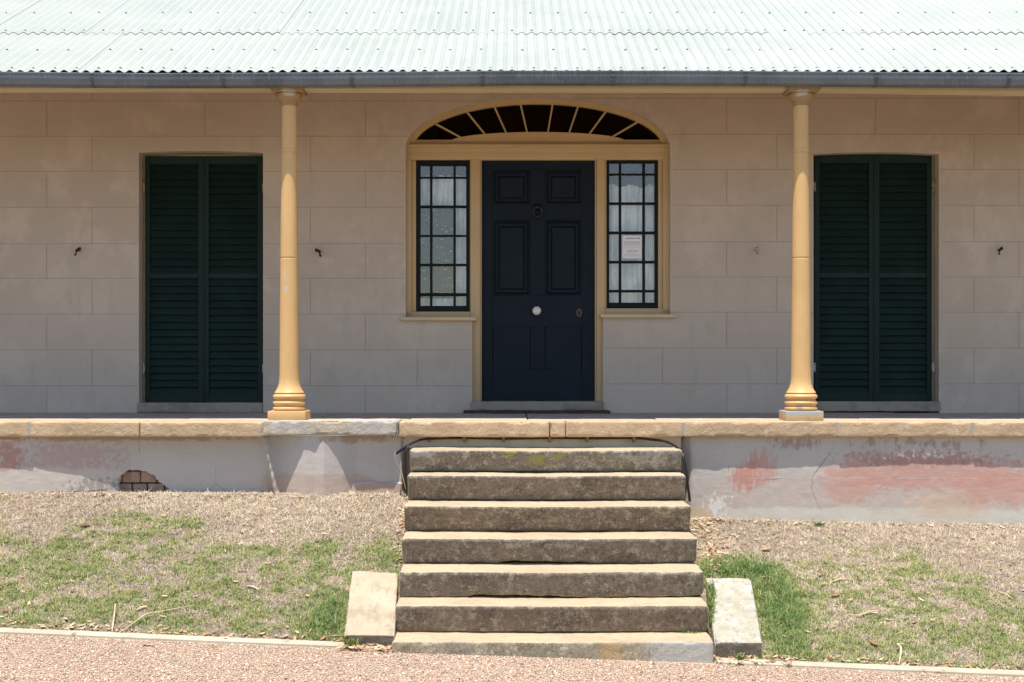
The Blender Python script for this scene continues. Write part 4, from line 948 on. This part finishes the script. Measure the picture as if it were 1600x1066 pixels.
def blades(name, n, lo, hi, flat, mats, mode, width, lab, cat):
    X = rng.uniform(-4.3, 4.3, n)
    nc = n // 26; ci = rng.integers(0, nc, n); cl_ = rng.random(n) < (.55 if mode == 'dry' else .8); CX = rng.uniform(-4.3, 4.3, nc); CV = rng.random(nc); CY = .05 - CV * (.05 - kerb_y(CX))
    V_ = rng.random(n); Y = .05 - V_ * (.05 - kerb_y(X) + .0); csz = rng.uniform(.005, .028, nc); ang_ = rng.uniform(0, 2 * np.pi, n); rr_ = np.abs(rng.normal(0, 1, n)) * csz[ci]
    X = np.where(cl_, CX[ci] + np.cos(ang_) * rr_, X); Y = np.where(cl_, CY[ci] + np.sin(ang_) * rr_, Y); Y = np.clip(Y, kerb_y(X) - .012, .06)
    clen = np.where(cl_, rng.uniform(.6, 1.5, nc)[ci], .8); cang = ang_
    g, bl = greenness(X, Y)
    gk = np.where(cl_, rng.random(nc)[ci], rng.random(n))
    if mode == 'green': ok = gk < np.clip(g * 1.3, .02, 1)
    else: ok = rng.random(n) < np.clip(1.0 - .75 * g, .12, 1)
    ok &= not_under(X, Y); X, Y, g, bl, clen, cang, cl_, ci = X[ok], Y[ok], g[ok], bl[ok], clen[ok], cang[ok], cl_[ok], ci[ok]; n = len(X)
    Z = bank_z(X, Y) - .002; L = rng.uniform(lo, hi, n) * clen * (1 + (.9 * np.clip(bl, 0, 1) if mode == 'green' else 0)); az = np.where(cl_, cang + rng.normal(0, .6, n), rng.uniform(0, 2 * np.pi, n))
    el = rng.uniform(flat[0], flat[1], n); dx_, dy_, dz2 = np.cos(az) * np.cos(el), np.sin(az) * np.cos(el), np.sin(el)
    B = np.stack([X, Y, Z], 1); d = np.stack([dx_, dy_, dz2 - (.25 * dy_ * 0)], 1)
    # follow the bank slope for lying blades
    d[:, 2] += .38 * dy_; sd = np.stack([-np.sin(az), np.cos(az), np.zeros(n)], 1) * (width * rng.uniform(.6, 1.4, n))[:, None]
    sd[:, 2] += .38 * sd[:, 1]
    mid = B + d * (L * .55)[:, None]; tip = B + d * L[:, None]; tip[:, 2] -= L * rng.uniform(0, .35, n) * (1 if mode == 'green' else .2)
    B[:, 2] += .001
    V = np.stack([B - sd, B + sd, mid + sd * .8, mid - sd * .8, tip], 1).reshape(-1, 3)
    i = np.arange(n)[:, None] * 5
    Fc = np.concatenate([i + np.array([[0, 1, 2]]), i + np.array([[0, 2, 3]]), i + np.array([[3, 2, 4]])], 0)
    if mode == 'green':
        pr = rng.random(n) * .75 + np.where(cl_, (ci % 13) / 13. * .25, .12); vig = np.clip(g * .8 + bl * .6, 0, 1)
        m1 = np.where(pr < .10 + .25 * vig, 0, np.where(pr < .30 + .27 * vig, 1, np.where(pr < .60 + .25 * vig, 2, 4))); m1 = np.where((rng.random(n) < .10 + .4 * bl), 3, m1)
    else:
        big = fbm(X * 1.3, Y * 2, 7.7, 3); pr = rng.random(n) + big * .35 + np.where(cl_, (ci % 17) / 17. * .5 - .25, 0)
        m1 = np.where(pr < .22, 3, np.where(pr < .45, 2, np.where(pr < .7, 1, np.where(pr < .92, 0, 4))))
    o = np_mesh(name, V, Fc, mats, None, np.concatenate([m1, m1, m1])); return tag(o, lab, cat, kind='stuff')
blades('dry_grass', 480000, .010, .034, (-.02, .9), MS, 'dry', .0013, 'dead straw coloured grass lying over the bank', 'grass')
blades('green_grass', 620000, .012, .036, (.2, 1.35), MG, 'green', .0015, 'patchy green grass growing on the lower bank', 'grass')
def tuft(pts, h, n_, lab):
    m_ = MB(); rr = random.Random(int(pts[0][0] * 1000))
    for _ in range(n_):
        bx, by, bz = rr.choice(pts); bx += rr.gauss(0, .012); by += rr.gauss(0, .012); az = rr.uniform(0, 6.28); l = h * rr.uniform(.45, 1.1); lean = rr.uniform(.1, .7); wd = .0016
        dx1, dy1 = math.cos(az) * lean, math.sin(az) * lean; sx, sy = -math.sin(az) * wd, math.cos(az) * wd
        a_ = (bx, by, bz); b_ = (bx + dx1 * l * .45, by + dy1 * l * .45, bz + l * .6); c_ = (bx + dx1 * l * 1.2, by + dy1 * l * 1.2, bz + l * .85)
        m_.add([(a_[0] - sx, a_[1] - sy, a_[2]), (a_[0] + sx, a_[1] + sy, a_[2]), (b_[0] + sx, b_[1] + sy, b_[2]), (b_[0] - sx, b_[1] - sy, b_[2]), c_], [(0, 1, 2, 3), (3, 2, 4)], rr.choice((0, 0, 1, 2, 3)))
    o = m_.build('grass_tuft', MG, fixn=False); tag(o, lab, 'grass tuft', 'grass tufts growing round the stones')
tuft([(1.175 + .008 * k, -1.5 + .05 * k, float(bank_z(1.2, -1.5 + .05 * k)) + .10) for k in range(8)], .09, 260, 'long green grass growing between the steps and the pale right slab')
tuft([(px(1080 + k, 8.5), -1.50, pz(991, 8.5)) for k in (-12, -4, 4, 12)], .028, 130, 'tiny green weed on the right end of the lowest step')
tuft([(px(548, 8.28), -1.72, float(grav_z(-.94)) + .01), (px(556, 8.28), -1.70, float(grav_z(-.92)) + .01), (px(540, 8.3), -1.66, float(grav_z(-.95)) + .02)], .075, 170, 'green grass tuft at the front corner of the tan left slab')
tuft([(px(1154, 8.25), -1.745, float(grav_z(1.3)) + .01), (px(1160, 8.25), -1.74, float(grav_z(1.3)) + .01)], .06, 90, 'green grass tuft in front of the pale right slab')
tuft([(px(1276, 9.98), -.03, float(bank_z(2.1, -.03))), (px(1282, 9.98), -.02, float(bank_z(2.1, -.02)))], .035, 90, 'small yellow green tuft at the foot of the plinth wall below the crack')
# gravel
n = 95000; X = rng.uniform(-3.7, 3.7, n); Y = -3.0 + rng.random(n) * (3.0 + kerb_y(X) - .10)
ok = ~((X > px(612, 8.235)) & (X < px(1116, 8.235)) & (Y > 8.235 - 10 - .003)) ; X, Y = X[ok], Y[ok]; n = len(X)
Z = grav_z(X) + rng.uniform(.000, .004, n); rad = rng.uniform(.0026, .0056, n) * (1 + 1.0 * (rng.random(n) > .95))
oct_ = np.array([(1, 0, 0), (-1, 0, 0), (0, 1, 0), (0, -1, 0), (0, 0, 1), (0, 0, -1)], float)
V = oct_[None] * rng.uniform(.6, 1.4, (n, 6, 1)) * np.array([1.2, 1, .7]) * rad[:, None, None]
an = rng.uniform(0, 2 * np.pi, n); ca, sa = np.cos(an)[:, None], np.sin(an)[:, None]
V = np.stack([V[..., 0] * ca - V[..., 1] * sa, V[..., 0] * sa + V[..., 1] * ca, V[..., 2]], 2) + rng.uniform(-.25, .25, (n, 6, 3)) * rad[:, None, None] + np.stack([X, Y, Z], 1)[:, None]
tri = np.array([(0, 2, 4), (2, 1, 4), (1, 3, 4), (3, 0, 4), (2, 0, 5), (1, 2, 5), (3, 1, 5), (0, 3, 5)])
Fc = (np.arange(n)[:, None, None] * 6 + tri[None]).reshape(-1, 3)
mi = np.repeat(rng.choice(5, n, p=[.30, .22, .22, .12, .14]), 8)
o = np_mesh('gravel', V.reshape(-1, 3), Fc, [M['peb%d' % i] for i in range(5)], None, mi); tag(o, 'loose pinkish tan gravel in front of the steps', 'gravel', kind='stuff')
# leaf litter
def leaf_arrays(X, Y, Z, L, az, curl, tilt):
    n = len(X); u = np.array([-1, -.5, 0, .5, 1.]); wprof = np.array([.0, .8, 1, .7, 0.0]); V = np.zeros((n, 15, 3))
    for j, (uu, ww) in enumerate(zip(u, wprof)):
        for k, sgn in enumerate((-1, 0, 1)):
            a_ = uu * L / 2; b_ = sgn * ww * L * .17; h = curl * L * (uu ** 2) * .5 + abs(sgn) * ww * L * .06 + uu * L * tilt * .5
            V[:, j * 3 + k] = np.stack([X + np.cos(az) * a_ - np.sin(az) * b_, Y + np.sin(az) * a_ + np.cos(az) * b_, Z + h + (np.sin(az) * a_ + np.cos(az) * b_) * .38 * 1.0], 1)
    fs = np.array([(j * 3 + k, j * 3 + k + 1, j * 3 + k + 4, j * 3 + k + 3) for j in range(4) for k in range(2)])
    return V.reshape(-1, 3), (np.arange(n)[:, None, None] * 15 + fs[None]).reshape(-1, 4)
def litter(name, X, Y, flat, lab):
    n = len(X); on = Y > kerb_y(X); Z = np.where(on, bank_z(X, Y), grav_z(X) + .008) + rng.uniform(.006, .016, n)
    V, Fc = leaf_arrays(X, Y, Z, rng.uniform(.014, .05, n), rng.normal(0, .8, n) + rng.choice([0, np.pi], n), rng.uniform(.0, .5, n), rng.uniform(-.3, .3, n))
    o = np_mesh(name, V, Fc, LV, None, np.repeat(rng.choice(5, n, p=[.28, .3, .18, .12, .12]), 8), smooth=True); tag(o, lab, 'leaf litter', kind='stuff')
Xs = []; Ys = []
X = rng.uniform(-4, 3.9, 620); Xs.append(X); Ys.append(kerb_y(X) + np.abs(rng.normal(.012, .03, 620)))
X = rng.normal(-.70, .035, 170); Xs.append(X); Ys.append(rng.uniform(-.85, -.02, 170))
X = rng.normal(1.33, .07, 190); Xs.append(X); Ys.append(rng.uniform(-.75, .02, 190))
X = rng.uniform(-1.0, -.64, 110); Xs.append(X); Ys.append(rng.uniform(-1.78, -1.66, 110))
X = rng.uniform(1.18, 1.62, 90); Xs.append(X); Ys.append(rng.uniform(-1.82, -1.70, 90))
X = rng.uniform(-4.2, 4.2, 330); Xs.append(X); Ys.append(rng.uniform(-1.5, 0, 330))
X = rng.uniform(-4.2, 4.2, 150); Xs.append(X); Ys.append(rng.uniform(-.03, .03, 150))
X = np.concatenate(Xs); Y = np.concatenate(Ys); ok = not_under(X, Y) & ~((X > -.69) & (X < 1.16) & (Y > -1.765)); litter('leaf_litter', X[ok], Y[ok], 0, 'small dry brown leaves scattered along the edging and steps')
# the bigger leaves and bark strips one can point to
def onbank(xp, yp):
    best = None
    for D_ in np.arange(8.2, 10, .01):
        X_ = px(xp, D_); Y_ = D_ - 10; zb = float(bank_z(X_, Y_)) if Y_ > kerb_y(X_) else float(grav_z(X_))
        e = abs(pz(yp, D_) - zb)
        if best is None or e < best[0]: best = (e, X_, Y_, zb)
    return best[1:]
def bark(points, r, mat_, lab, cat='bark strip', name='bark_strip'):
    Q = []
    for (x, y, h) in points: X_, Y_, Z_ = onbank(x, y); Q.append((X_, Y_, Z_ + .010 + h))
    S = spline(Q, 5); m_ = MB(); nS = len(S); vs = []; fs = []
    for i, p in enumerate(S):
        d = (S[min(i + 1, nS - 1)] - S[max(i - 1, 0)]).normalized(); sd_ = d.cross(Vector((0, 0, 1))).normalized(); w_ = r * (math.sin(math.pi * (i + .6) / (nS + .2)) ** .4)
        vs += [p - sd_ * w_, p + Vector((0, 0, w_ * .5)), p + sd_ * w_, p - Vector((0, 0, w_ * .25))]
    for i in range(nS - 1):
        for k in range(4): fs.append((i * 4 + k, i * 4 + (k + 1) % 4, i * 4 + 4 + (k + 1) % 4, i * 4 + 4 + k))
    fs += [(0, 1, 2, 3), tuple((nS - 1) * 4 + k for k in (3, 2, 1, 0))]; m_.add(vs, fs); o = m_.build(name, mat_, smooth=True); tag(o, lab, cat, 'fallen bark and twigs on the lawn')
BK = simple('pale_bark', (.58, .47, .31), .85, [(40, (.42, .30, .18), .5, .65)]); BK2 = simple('brown_bark', (.40, .26, .16), .85, [(40, (.25, .15, .09), .5, .65)])
bark([(178, 996, 0), (205, 984, .02), (228, 970, .03), (248, 964, .02), (268, 958, .01), (302, 950, .005)], .0045, BK, 'long curved pale bark strip lying across the grass near the left edging')
bark([(175, 991, 0), (178, 975, .03), (180, 962, .06)], .0045, BK, 'short pale twig standing upright by the left edging')
bark([(212, 957, 0), (222, 953, .01), (230, 951, .004)], .009, BK, 'small pale bark flake above the long curved strip')
bark([(385, 918, 0), (396, 921, .01), (405, 924, 0)], .010, BK, 'pale pointed bark flake in the green grass left of the steps')
bark([(1300, 911, 0), (1315, 909, .01), (1328, 909, .004)], .007, BK, 'straight pale bark flake on the lawn right of the steps')
bark([(1326, 962, 0), (1342, 966, .01), (1358, 961, .01), (1374, 957, .004)], .007, simple('pinkish_bark', (.50, .36, .28), .85), 'wavy pinkish bark strip in the middle of the right lawn')
bark([(1405, 1040, 0), (1408, 1026, .04), (1402, 1020, .04), (1412, 1017, .03)], .006, BK, 'hooked pale twig standing by the right edging')
bark([(1560, 927, 0), (1572, 933, .008), (1582, 938, 0)], .006, BK, 'pale twig on the lawn at the far right')
bark([(222, 1042, 0), (232, 1046, .004), (241, 1045, 0)], .009, BK2, 'brown bark flake lying on the gravel at the left')
bark([(1188, 904, 0), (1200, 906, .01), (1212, 907, 0)], .005, BK, 'thin pale twig in the green grass behind the pale slab')
for (x, y, rot, mt, lab) in ((1306, 935, .2, LV[2], 'broad reddish brown leaf lying on the right lawn'), (1366, 1010, -.9, LV[2], 'round dark rust leaf on the grass near the right edging'), (133, 824, .3, LV[4], 'dark curled leaf on the dry grass under the left bank wall'), (1196, 862, .1, LV[0], 'brown leaf on dry grass right of the steps'), (346, 1003, .1, LV[1], 'thick tan leaf lying against the left edging')):
    X_, Y_, Z_ = onbank(x, y); V, Fc = leaf_arrays(np.array([X_]), np.array([Y_]), np.array([Z_ + .016]), np.array([.075]), np.array([rot]), np.array([.35]), np.array([.1]))
    c_ = np.array([X_, Y_, Z_]); V = c_ + (V - c_) * np.array([1, 1.5, 1]); o = np_mesh('fallen_leaf', V, Fc, mt, smooth=True); tag(o, lab, 'leaf', 'large fallen leaves')
